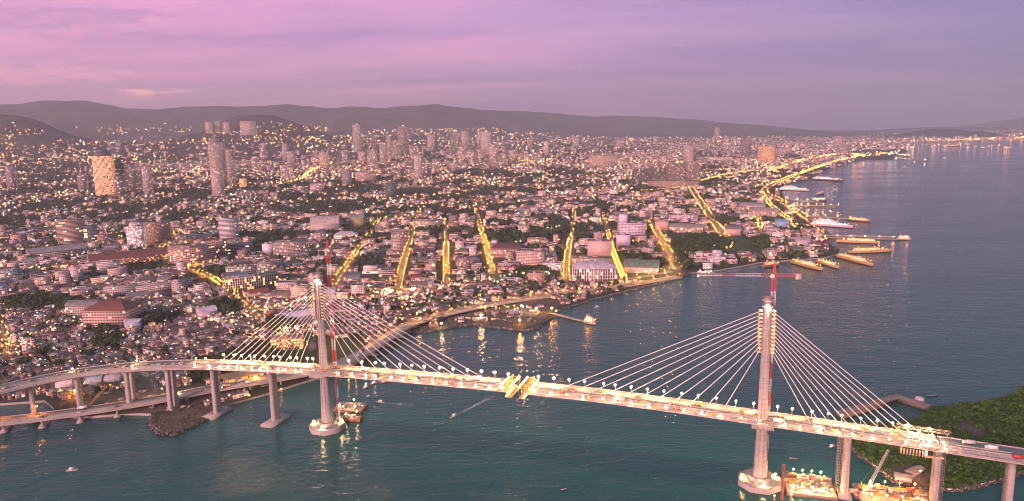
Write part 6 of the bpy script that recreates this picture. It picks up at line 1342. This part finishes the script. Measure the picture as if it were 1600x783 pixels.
# barges
def barge(lb, cx, cy, L_, w, an, fb=2.2, col=(.25, .15, .12), gear=10, lamps=3, seed=1, lampc=WARM, pw=100):
    r = random.Random(seed); t = thing('barge', (cx, cy, 0), lb, 'barge', 'work barges')
    mb = MB(); V = []
    for f, z in ((-.5, 0), (-.44, -1.2), (.44, -1.2), (.5, 0)): V += [(f*L_, -w/2, z), (f*L_, w/2, z), (f*L_, w/2, fb), (f*L_, -w/2, fb)]
    mb.raw(V, [(i*4+a, (i+1)*4+a, (i+1)*4+b, i*4+b) for i in range(3) for a, b in ((0, 1), (1, 2), (2, 3), (3, 0))], col); mb.raw(V, [(0, 1, 2, 3), (12, 13, 14, 15)], col); place(mb, (cx, cy), an).build('hull', 'painted', t)
    mb = MB(); mb.box(0, 0, fb+.01, L_-1.2, w-1.2, .1, 0, (.5, .4, .3)); place(mb, (cx, cy), an).build('deck_plating', 'painted', t)
    mb = MB()
    for sd in (-1, 1):
        for k in range(int(L_/3)): mb.bar((-L_/2+k*3+1, sd*(w/2-.4), fb), (-L_/2+k*3+1, sd*(w/2-.4), fb+1.1), .06, 3, (.6, .5, .3))
        mb.bar((-L_/2+1, sd*(w/2-.4), fb+1.1), (L_/2-1, sd*(w/2-.4), fb+1.1), .06, 3, (.6, .5, .3))
    place(mb, (cx, cy), an).build('railing', 'plain', t)
    cols = ((.62, .42, .12), (.55, .5, .46), (.5, .14, .1), (.4, .34, .28), (.2, .25, .3), (.66, .56, .4)); cn = ('yellow', 'pale', 'red', 'brown', 'blue grey', 'cream'); pn = {}
    for k in range(gear):
        u, v = r.uniform(-.44, .44)*L_, r.uniform(-.38, .38)*w; kind = r.choice(('container', 'pipe_stack', 'generator', 'container', 'cabin')); ci = r.randrange(6); c_ = cols[ci]
        gx, gy = cx+u*cos(an)-v*sin(an), cy+u*sin(an)+v*cos(an); a2 = an+r.choice((0, pi/2, .2, -.15))
        near_ = ('bow' if u > L_*.15 else 'stern' if u < -L_*.15 else 'middle')
        g = thing(kind, (gx, gy, fb+.11), '%s %s on the %s of the %s' % (cn[ci], kind.replace('_', ' '), near_, lb), kind.replace('_', ' '), 'gear on the barges')
        mb = MB()
        if kind == 'container':
            mb.box(0, 0, 0, 6, 2.4, 2.5, 0, c_)
            for q in np.linspace(-2.8, 2.8, 12): mb.box(q, 0, .1, .12, 2.52, 2.3, 0, np.array(c_)*.85)
            place(mb, (gx, gy, fb+.11), a2).build('shell', 'painted', g)
        elif kind == 'pipe_stack':
            for q in range(4):
                for z in range(3-q//2): mb.bar((-4, -1.2+q*.8, .4+z*.75), (4, -1.2+q*.8, .4+z*.75), .36, 6, c_)
            place(mb, (gx, gy, fb+.11), a2).build('pipes', 'painted', g, kind='stuff')
        elif kind == 'generator':
            mb.box(0, 0, .2, 3.2, 1.6, 1.7, 0, c_); mb.bar((1, .3, 1.9), (1, .3, 2.9), .12, 5, (.2, .2, .2)); mb.box(0, 0, 0, 3.4, 1.8, .2, 0, (.15, .15, .15)); place(mb, (gx, gy, fb+.11), a2).build('body', 'painted', g)
        else:
            mb.box(0, 0, 0, 4.5, 3, 2.6, 0, (.7, .62, .55)); mb.box(0, 0, 2.61, 5, 3.4, .2, 0, c_); mb.box(1, -1.52, 1, 1.4, .1, .9, 0, (.05, .05, .06)); place(mb, (gx, gy, fb+.11), a2).build('body', 'painted', g)
    for k in range(lamps):
        u, v = (k+.5)/lamps*L_*.85-L_*.42, (.42 if k % 2 else -.42)*w; gx, gy = cx+u*cos(an)-v*sin(an), cy+u*sin(an)+v*cos(an)
        l = thing('lamp_post', (gx, gy, fb), 'work lamp standing on the '+lb, 'lamp', 'work lamps on the barges'); MB().bar((gx, gy, fb), (gx, gy, fb+4.6), .13, 4).build('pole', 'steel', l); MB().ball((gx, gy, fb+5), (.55, .55, .45), np.array(lampc)*pw*5).build('lamp_head', 'lamp', l)
    return t
def crawler_crane(lb, px, py, z, tippx, tippy, tipz, col=(.6, .42, .1), bc=(.5, .52, .52), fb=None):
    x, y = at(px, py, z); tx, ty = at(tippx, tippy, tipz); an = atan2(ty-y, tx-x); t = thing('crawler_crane', (x, y, z), lb, 'crane', 'crawler cranes')
    mb = MB()
    for sd in (-1, 1): mb.box(0, sd*2.2, 0, 6.5, 1.1, 1.2, 0, (.12, .11, .1))
    place(mb, (x, y, z), an).build('track', 'plain', t)
    mb = MB(); mb.box(-1, 0, 1.3, 6, 3.4, 2.2, 0, col); place(mb, (x, y, z), an).build('body', 'plain', t)
    mb = MB(); mb.box(2.3, -1.2, 1.3, 1.8, 1.3, 2.4, 0, (.75, .7, .6)); place(mb, (x, y, z), an).build('cab', 'plain', t)
    mb = MB(); mb.box(-4.3, 0, 1.4, 1.2, 3.6, 1.8, 0, (.2, .18, .17)); place(mb, (x, y, z), an).build('counterweight', 'plain', t)
    b0 = np.array([x+cos(an)*1.5, y+sin(an)*1.5, z+2]); b1 = np.array([tx, ty, tipz]); L_ = np.linalg.norm(b1-b0)
    MB().truss(b0, b1, 1.7, int(L_/2.2), .14, 1.0, col=bc).build('boom', 'plain', t)
    mb = MB(); e = np.array([x-cos(an)*3, y-sin(an)*3, z+6]); mb.bar((x-cos(an)*3, y-sin(an)*3, z+3.4), e, .15, 4, bc); mb.bar(e, b1, .06, 3, (.3, .3, .3)); mb.bar(b1, b1-(0, 0, L_*.55), .05, 3, (.2, .2, .2)); mb.box(b1[0], b1[1], b1[2]-L_*.55-1, .8, .8, 1, 0, (.6, .3, .1)); mb.build('hoist_rope', 'plain', t)
BG = radians(-17.8)
q = at(1264, 762, 0); barge('large lit barge beside the sea side pylon', q[0], q[1], 36, 33, BG+.05, 2.4, gear=34, lamps=9, seed=3, pw=190)
q = at(1402, 774, 0); barge('long lit barge between the pier and the islet', q[0]-3, q[1]-4, 56, 26, BG+.12, 2.2, (.3, .2, .14), gear=36, lamps=9, seed=5, lampc=GOLD, pw=140)
q = at(1345, 764, 0); barge('narrow material barge in front of the lit pier', q[0], q[1]-9, 22, 11, BG+.3, 1.8, (.2, .14, .12), gear=7, lamps=2, seed=6)
q = at(548, 640, 0); barge('dark barge moored behind the city side pylon', q[0], q[1], 30, 19, radians(-12), 2.6, (.16, .08, .06), gear=16, lamps=3, seed=8, pw=60)
q = at(545, 655, 0); barge('rusty orange barge tight against the city side pile cap', q[0]+3, q[1]-2, 20, 9, radians(-5), 2.6, (.42, .16, .08), gear=5, lamps=2, seed=9, pw=60)
crawler_crane('crawler crane with pale lattice boom rising from the barges before the islet', 1352, 766, 2.4, 1388, 703, 40)
crawler_crane('yellow crawler crane lying low beside the curving approach piers', 125, 651, GZ, 168, 602, 24, (.6, .36, .1), (.45, .26, .12))
# red piling lead at the bottom edge
x_, y_ = at(1222, 779, 1); t = thing('piling_lead', (x_, y_, -1), 'rusty red vertical piling lead standing in the water by the large barge', 'piling rig'); MB().truss((x_, y_, -2), (x_, y_, 27), 1.8, 16, .22, 1.5, col=(.34, .08, .07)).build('lead', 'plain', t); MB().box(x_, y_, 27, 2.4, 2.4, 1.2, BG, (.3, .08, .07)).build('head', 'plain', t); MB().bar((x_+.2, y_-.4, -2), (x_+.2, y_-.4, 20), .5, 8, (.3, .2, .18)).build('pile', 'plain', t)
# small boats
def boat(lb, px, py, an, L_=10, w=2.8, col=(.7, .66, .66), cab=True, wake=0, fade=None):
    x, y = at(px, py, 0); t = thing('small_boat', (x, y, 0), lb, 'boat', 'small boats'); mb = MB(); hull(mb, L_, w, 1.0, .4, .4, col, (.35, .3, .28)); place(mb, (x, y), an).build('hull', 'plain', t)
    if cab:
        mb = MB(); mb.box(-L_*.05, 0, 1.0, L_*.35, w*.7, 1.5, 0, (.75, .7, .7), taper=.85); mb.box(-L_*.05, 0, 2.52, L_*.42, w*.8, .12, 0, (.8, .78, .78)); place(mb, (x, y), an).build('cabin', 'plain', t)
        mb = MB(); mb.box(L_*.13, 0, 1.7, .1, w*.55, .6, 0, (.04, .04, .05)); place(mb, (x, y), an).build('windscreen', 'plain', t)
    if wake:
        mb = MB(); r = np.random.default_rng(int(px))
        for k in range(int(wake*5)):
            f = r.random()**1.2; u = -L_*.4-f*wake; v = r.normal(0, .35+f*1.5); s_ = r.uniform(.15, .7)*(1-f*.6); mb.raw([(u-s_*2.5, v-s_*.5, .06), (u+s_*2, v-s_*.4, .06), (u+s_*2.5, v+s_*.5, .06), (u-s_*2, v+s_*.5, .06)], [(0, 1, 2, 3)])
        tag(place(mb, (x, y), an).build('boat_wake', 'foam', kind='stuff'), 'white foam wake trailing the '+lb, 'wake')
p0, p1 = np.array(at(707, 652, 0)), np.array(at(765, 622, 0)); boat('speedboat running out from under the bridge gap', 709, 651, atan2(*(p0-p1)[::-1]), 11, 3, wake=float(np.linalg.norm(p1-p0)))
p0, p1 = np.array(at(592, 629, 0)), np.array(at(640, 633, 0)); boat('white motorboat heading left near the barges', 594, 629, atan2(*(p0-p1)[::-1]), 10, 3, wake=float(np.linalg.norm(p1-p0)))
boat('small white boat drifting alone in the lower left water', 113, 735, 0.2, 9, 3)
boat('dark skiff near the islet corner', 1300, 699, .5, 9, 3, (.07, .07, .08)); boat('dark skiff in open water right of the sea side pylon', 1240, 718, -.3, 7, 2.6, (.06, .06, .07), False); boat('small dark skiff at the lower middle', 882, 766, .4, 6, 2, (.06, .06, .07), False)
boat('dark boat off the round tank', 1457, 619, .1, 12, 3, (.06, .06, .08), False); boat('white skiff off the waterfront road', 933, 480, .3, 9, 3); boat('white boat by the revetment inlet', 655, 528, -.6, 9, 3)
boat('dark moored launch under the low viaduct', 415, 606, .4, 16, 5, (.12, .1, .1)); boat('red workboat behind the bridge deck, nearest the deck', 572, 606, .9, 9, 3.5, (.5, .1, .07)); boat('red workboat behind the bridge deck, further back', 584, 600, .7, 9, 3.5, (.5, .1, .07)); boat('dark red workboat right of the pair of red ones', 600, 598, .2, 10, 3.5, (.3, .07, .06))
for k, (a, b) in enumerate(((572, 604), (586, 598), (545, 598), (556, 596), (390, 622), (440, 612), (1210, 781), (1236, 779))):
    x_, y_ = at(a, b, 0); t = thing('mooring_buoy', (x_, y_, 0), 'lit mooring buoy '+('behind the bridge deck by the red workboats', 'beside the second red workboat', 'near the pylon behind the deck', 'between pylon and red workboats', 'under the low viaduct', 'near the launch under the viaduct', 'in front of the large barge', 'by the red piling lead')[k], 'buoy', 'lit buoys'); MB().loft([octo(r_, z, x_, y_, 0) for z, r_ in ((-.4, 1.0), (.6, 1.1), (1.0, .5), (3, .2))], (.5, .15, .08)).build('float', 'plain', t); MB().ball((x_, y_, 3.4), .55, np.array(GOLD if k > 1 else WHITE)*90).build('lantern', 'lamp', t)

# ------------------------------------------------------------------ vehicles
def vehicle(kind, col):
    root = thing(kind, (0, 0, 0), 'x', 'truck' if 'truck' in kind else 'car')
    if kind == 'truck':
        MB().box(-1.2, 0, .7, 6, 2.4, 2.5, 0, col).build('cargo_box', 'plain', root); MB().box(2.9, 0, .6, 1.9, 2.3, 2.2, 0, (.7, .66, .6), taper=.9).build('cab', 'plain', root); mb = MB()
        for x_ in (-3, -1.8, 2.8):
            for y_ in (-1.1, 1.1): mb.bar((x_, y_-.15, .5), (x_, y_+.15, .5), .5, 8, (.03, .03, .03))
        mb.build('wheels', 'plain', root)
    else:
        mb = MB(); mb.box(0, 0, .35, 4.3, 1.8, .65, 0, col, taper=.95); mb.build('body', 'plain', root); MB().box(-.2, 0, 1.0, 2.4, 1.6, .6, 0, (.05, .05, .06), top=col, taper=.8).build('cabin', 'plain', root); mb = MB()
        for x_ in (-1.3, 1.35):
            for y_ in (-.85, .85): mb.bar((x_, y_-.1, .35), (x_, y_+.1, .35), .35, 8, (.03, .03, .03))
        mb.build('wheels', 'plain', root)
    return root
VC = [((.75, .72, .7), 'white'), ((.45, .45, .47), 'silver'), ((.08, .08, .09), 'black'), ((.4, .06, .05), 'red'), ((.6, .48, .2), 'yellow')]
PROTO = {}
def put(kind, ci, p, an, lb, grp):
    if (kind, ci) not in PROTO: o = vehicle(kind, VC[ci][0]); PROTO[(kind, ci)] = o; o.location = p; o.rotation_euler = (0, 0, an); o['label'] = lb; o['group'] = grp
    else: dup(PROTO[(kind, ci)], p, an, lb, grp)
tcp = np.gradient(CP[:, :2], axis=0)
for k in range(34):
    i = random.randrange(8, len(CP)-8); d = tcp[i]/np.linalg.norm(tcp[i]); sd = random.choice((-1, 1)); off = sd*random.choice((3, 6.5)); q = CP[i]; ci = random.randrange(5); kind = 'truck' if random.random() < .2 else 'car'
    pp = pix(*q); wh = 'under the high approach' if pp[0] < 340 else ('crossing the shore inlet' if pp[0] < 660 else 'on the golden waterfront stretch')
    put(kind, ci, (q[0]-d[1]*off, q[1]+d[0]*off, q[2]+.03), atan2(d[1], d[0])+(pi if sd > 0 else 0), '%s %s on the low viaduct, %s' % (VC[ci][1], kind, wh), 'vehicles on the low viaduct')
for s, n_, ci, w_ in ((402, -4, 0, 'right beside the sea side pylon'), (398, 6, 1, 'on the far lane beside the sea side pylon'), (430, -7, 0, 'among the back span lamps of the sea half'), (340, 6, 4, 'on the sea side main span'), (280, -6, 0, 'near the sea side tip'), (150, 6, 0, 'near the city side tip'), (95, -7, 4, 'on the city side main span'), (40, 6, 0, 'near the city side pylon'), (545, 4, 0, 'on the right approach'), (560, -6, 3, 'on the near lane of the right approach'), (532, 8, 1, 'by the gantry on the right approach'), (-60, -6, 4, 'over the outer pier of the city half')):
    put('truck', ci, tuple(bp(s, n_, .03)), BANG+(0 if n_ < 0 else pi), VC[ci][1]+' truck parked on the high deck '+w_, 'site vehicles on the high deck')
for k in range(16):
    a, b = random.uniform(705, 850), 0; b = np.interp(a, [700, 770, 850], [500, 488, 476])+random.uniform(0, 14); X, Y = at(a, b)
    if not inpoly(X, Y, LAND) or coast_dist(X, Y)[0] < 8: continue
    a2 = at(a+random.uniform(5, 9), b-random.uniform(-1, 2)); cc = random.choice(((.62, .5, .46), (.4, .34, .32), (.5, .3, .2))); rn = random.choice(((.5, .46, .46), (.3, .1, .08), (.22, .3, .42)))
    slabbox('site_hut', 'small site hut with %s roof on the reclaimed construction point' % {.5: 'pale', .3: 'red', .22: 'blue'}[rn[0]], 'hut', a, b, a+random.uniform(6, 11), b-random.uniform(-1, 2), 5, GZ+.06, 3, cc, rn)
for k in range(9):
    a = random.uniform(700, 850); b = np.interp(a, [700, 770, 850], [502, 490, 478])+random.uniform(0, 14); X, Y = at(a, b)
    if inpoly(X, Y, LAND) and coast_dist(X, Y)[0] > 6: ci = random.randrange(5); put('truck', ci, (X, Y, GZ+.08), random.random()*6, VC[ci][1]+' truck parked on the reclaimed construction point', 'site vehicles on the construction point')
# stacked building material on the high deck and on the yards
def pile(lb, p, an, seed, nm='material_stack'):
    r = random.Random(seed); t = thing(nm, tuple(p), lb, 'materials', 'building material'); mb = MB(); c_ = r.choice(((.5, .36, .2), (.42, .4, .4), (.5, .2, .12), (.6, .5, .2)))
    for k in range(r.randint(3, 6)): mb.box(r.uniform(-1.5, 1.5), r.uniform(-1, 1), k*.45, r.uniform(2, 6), r.uniform(.8, 2), .42, r.uniform(-.15, .15), np.array(c_)*r.uniform(.7, 1.2))
    place(mb, p, an).build('bundle', 'painted', t)
for k in range(60):
    s = random.choice((random.uniform(-120, 180), random.uniform(205, 500))); n_ = random.choice((-10.5, -8, 8, 10.5, -5, 5)); hf_ = 'city side half' if s < 190 else 'sea side half'
    pile('%s of building material on the deck of the %s' % (('bundle', 'stack', 'pile')[k % 3], hf_), bp(s, n_, .04), BANG+random.uniform(-.2, .2), k)
for k in range(26):
    q = lpath(random.uniform(.3, .97)); pile('%s of building material on the curving approach deck' % ('bundle', 'stack', 'pile')[k % 3], (q[0]+random.uniform(-3, 3), q[1]+random.uniform(-3, 3), q[2]+.5), random.random()*3, 100+k)
for k in range(46):
    a, b = random.choice(((random.uniform(700, 845), random.uniform(484, 505)), (random.uniform(120, 330), random.uniform(612, 640)))); X, Y = at(a, b)
    if not inpoly(X, Y, LAND) or coast_dist(X, Y)[0] < 5: continue
    pile('%s of timber and steel on the %s' % (('bundle', 'stack', 'pile')[k % 3], 'reclaimed construction point' if a > 600 else 'works ground under the high approach'), (X, Y, GZ+.06), random.random()*3, 200+k)
for k, (a, b, h, c_, pw) in enumerate(((815, 487, 9, WHITE, 260), (838, 490, 8, WARM, 160), (862, 490, 8, GOLD, 130), (812, 508, 7, GOLD, 110), (752, 500, 7, WARM, 110), (690, 513, 7, WARM, 90), (202, 630, 8, WARM, 230), (118, 622, 8, GOLD, 160), (280, 625, 7, GOLD, 120), (435, 540, 8, GOLD, 180), (470, 545, 8, AMBER, 200), (410, 560, 8, AMBER, 200), (375, 583, 8, AMBER, 220), (440, 585, 8, GOLD, 200), (448, 522, 9, WARM, 200), (500, 545, 8, GOLD, 120), (605, 462, 10, WARM, 260), (645, 460, 10, WARM, 260), (400, 600, 8, AMBER, 200))):
    q = at(a, b); l = thing('floodlight', (*q, GZ), ('white', 'pale', 'golden', 'low golden', 'tall pale', 'small pale', 'glaring', 'yellow', 'dim golden', 'golden', 'orange', 'deep orange', 'amber', 'yellowish', 'bright', 'lone golden', 'big left hand', 'big right hand', 'shoreline amber')[k]+' floodlight '+('on the construction point' if k < 6 else 'under the high approach' if k < 9 else 'in the lit yard behind the back span cables' if k < 16 or k == 18 else 'over the waterfront market'), 'floodlight', 'yard floodlights'); MB().bar((*q, GZ), (*q, GZ+h), .2, 5, r1=.12).build('pole', 'steel', l); MB().ball((*q, GZ+h+.4), (1.1, 1.1, .8), np.array(c_)*pw*(3.5 if k < 9 else 5.5)).build('lamp_head', 'lamp', l)
def rubble(lb, pts, n, size, seed, cols):
    r = np.random.default_rng(seed); P = [at(a, b) for a, b in pts]; mn = np.min(P, 0); mx = np.max(P, 0); mb = MB(); F = np.array([(0, 2, 4), (2, 1, 4), (1, 3, 4), (3, 0, 4)]); base = np.array([(1, 0, -.1), (-1, 0, -.1), (0, 1, -.1), (0, -1, -.1), (0, 0, .6)])
    while n > 0:
        q = mn+(mx-mn)*r.random(2)
        if not inpoly(q[0], q[1], P) or not inpoly(q[0], q[1], LAND) or vnoise(q[0]/9., q[1]/9.) < .42: continue
        n -= 1; k = size*r.uniform(.4, 1.6); c = np.array(cols[r.integers(len(cols))])*r.uniform(.6, 1.2); mb.raw(base*(k*r.uniform(.6, 1.4, 3))+r.normal(0, .1*k, (5, 3))+(q[0], q[1], GZ+.1), F, c)
    tag(mb.build('rubble', 'rock'), lb, 'rubble', kind='stuff')
rubble('heaps of spoil and rubble on the reclaimed construction point', [(675, 515), (700, 499), (770, 484), (850, 470), (862, 487), (845, 501), (815, 512), (770, 508)], 900, 1.3, 21, ((.2, .15, .12), (.3, .24, .2), (.08, .1, .05)))
rubble('scrub and rubble on the works ground below the high approach', [(92, 640), (92, 630), (150, 612), (240, 605), (330, 600), (345, 625), (300, 664), (256, 674), (235, 645), (130, 650)], 1100, 1.2, 22, ((.05, .08, .03), (.16, .12, .1), (.07, .06, .04)))
rubble('dark scrub between the waterfront streets and the viaduct', [(640, 475), (790, 457), (885, 446), (1010, 443), (960, 453), (860, 458), (740, 478), (650, 500), (600, 520), (590, 505)], 900, 1.6, 23, ((.05, .08, .03), (.1, .08, .06), (.2, .16, .14)))
# ------------------------------------------------------------------ haze over the city
def haze():
    m = bpy.data.materials.new('haze'); m.use_nodes = True; N = m.node_tree.nodes; L = m.node_tree.links; N.clear(); o = N.new('ShaderNodeOutputMaterial'); v = N.new('ShaderNodeVolumePrincipled')
    v.inputs['Color'].default_value = (.98, .94, 1.0, 1); v.inputs['Density'].default_value = HAZE; v.inputs['Anisotropy'].default_value = .35; L.new(v.outputs[0], o.inputs['Volume'])
    M['haze'] = m; mb = MB(); X0, X1, Y0, Y1, Z0_, Z1 = -34000, 34000, -2500, 34000, -4.5, 1650
    V = [(a, b, c) for c in (Z0_, Z1) for a, b in ((X0, Y0), (X1, Y0), (X1, Y1), (X0, Y1))]
    mb.raw(V, [(0, 3, 2, 1), (4, 5, 6, 7), (0, 1, 5, 4), (1, 2, 6, 5), (2, 3, 7, 6), (3, 0, 4, 7)]); ob = mb.build('haze', 'haze', kind='stuff'); ob['label'] = 'thin mauve evening haze over the whole city'; ob['category'] = 'haze'
HAZE = 6e-5
haze()

# labels: look-alikes are told apart by their place, counted from the left of the view
def unique_labels():
    by = {}
    for o in COL.objects:
        if o.parent is None and 'label' in o and o.get('kind') not in ('structure',): by.setdefault(o['label'], []).append(o)
    for lb, os_ in by.items():
        w = lb.split()
        if len(w) > 16: w = w[:16]
        if len(os_) > 1:
            w = w[:13]
            while w[-1].strip(',') in ('the', 'of', 'with', 'on', 'at', 'in', 'beside', 'behind', 'and', 'a', 'left', 'right', 'front', 'by'): w = w[:-1]
            os_.sort(key=lambda o: pix(*o.location)[0])
            for k, o in enumerate(os_):
                n_ = k+1; suf = 'th' if 10 < n_ % 100 < 14 else {1: 'st', 2: 'nd', 3: 'rd'}.get(n_ % 10, 'th')
                o['label'] = ' '.join(w).rstrip(',')+', '+('leftmost of these' if k == 0 else 'rightmost of these' if k == len(os_)-1 else '%d%s from left' % (n_, suf))
        else:
            while w[-1].strip(',') in ('the', 'of', 'with', 'on', 'at', 'in', 'beside', 'behind', 'and', 'a', 'left', 'right', 'front', 'by'): w = w[:-1]
            os_[0]['label'] = ' '.join(w).rstrip(',')
unique_labels(); unique_labels()
print('stage 6 %.1f' % (_time.time()-_t0))
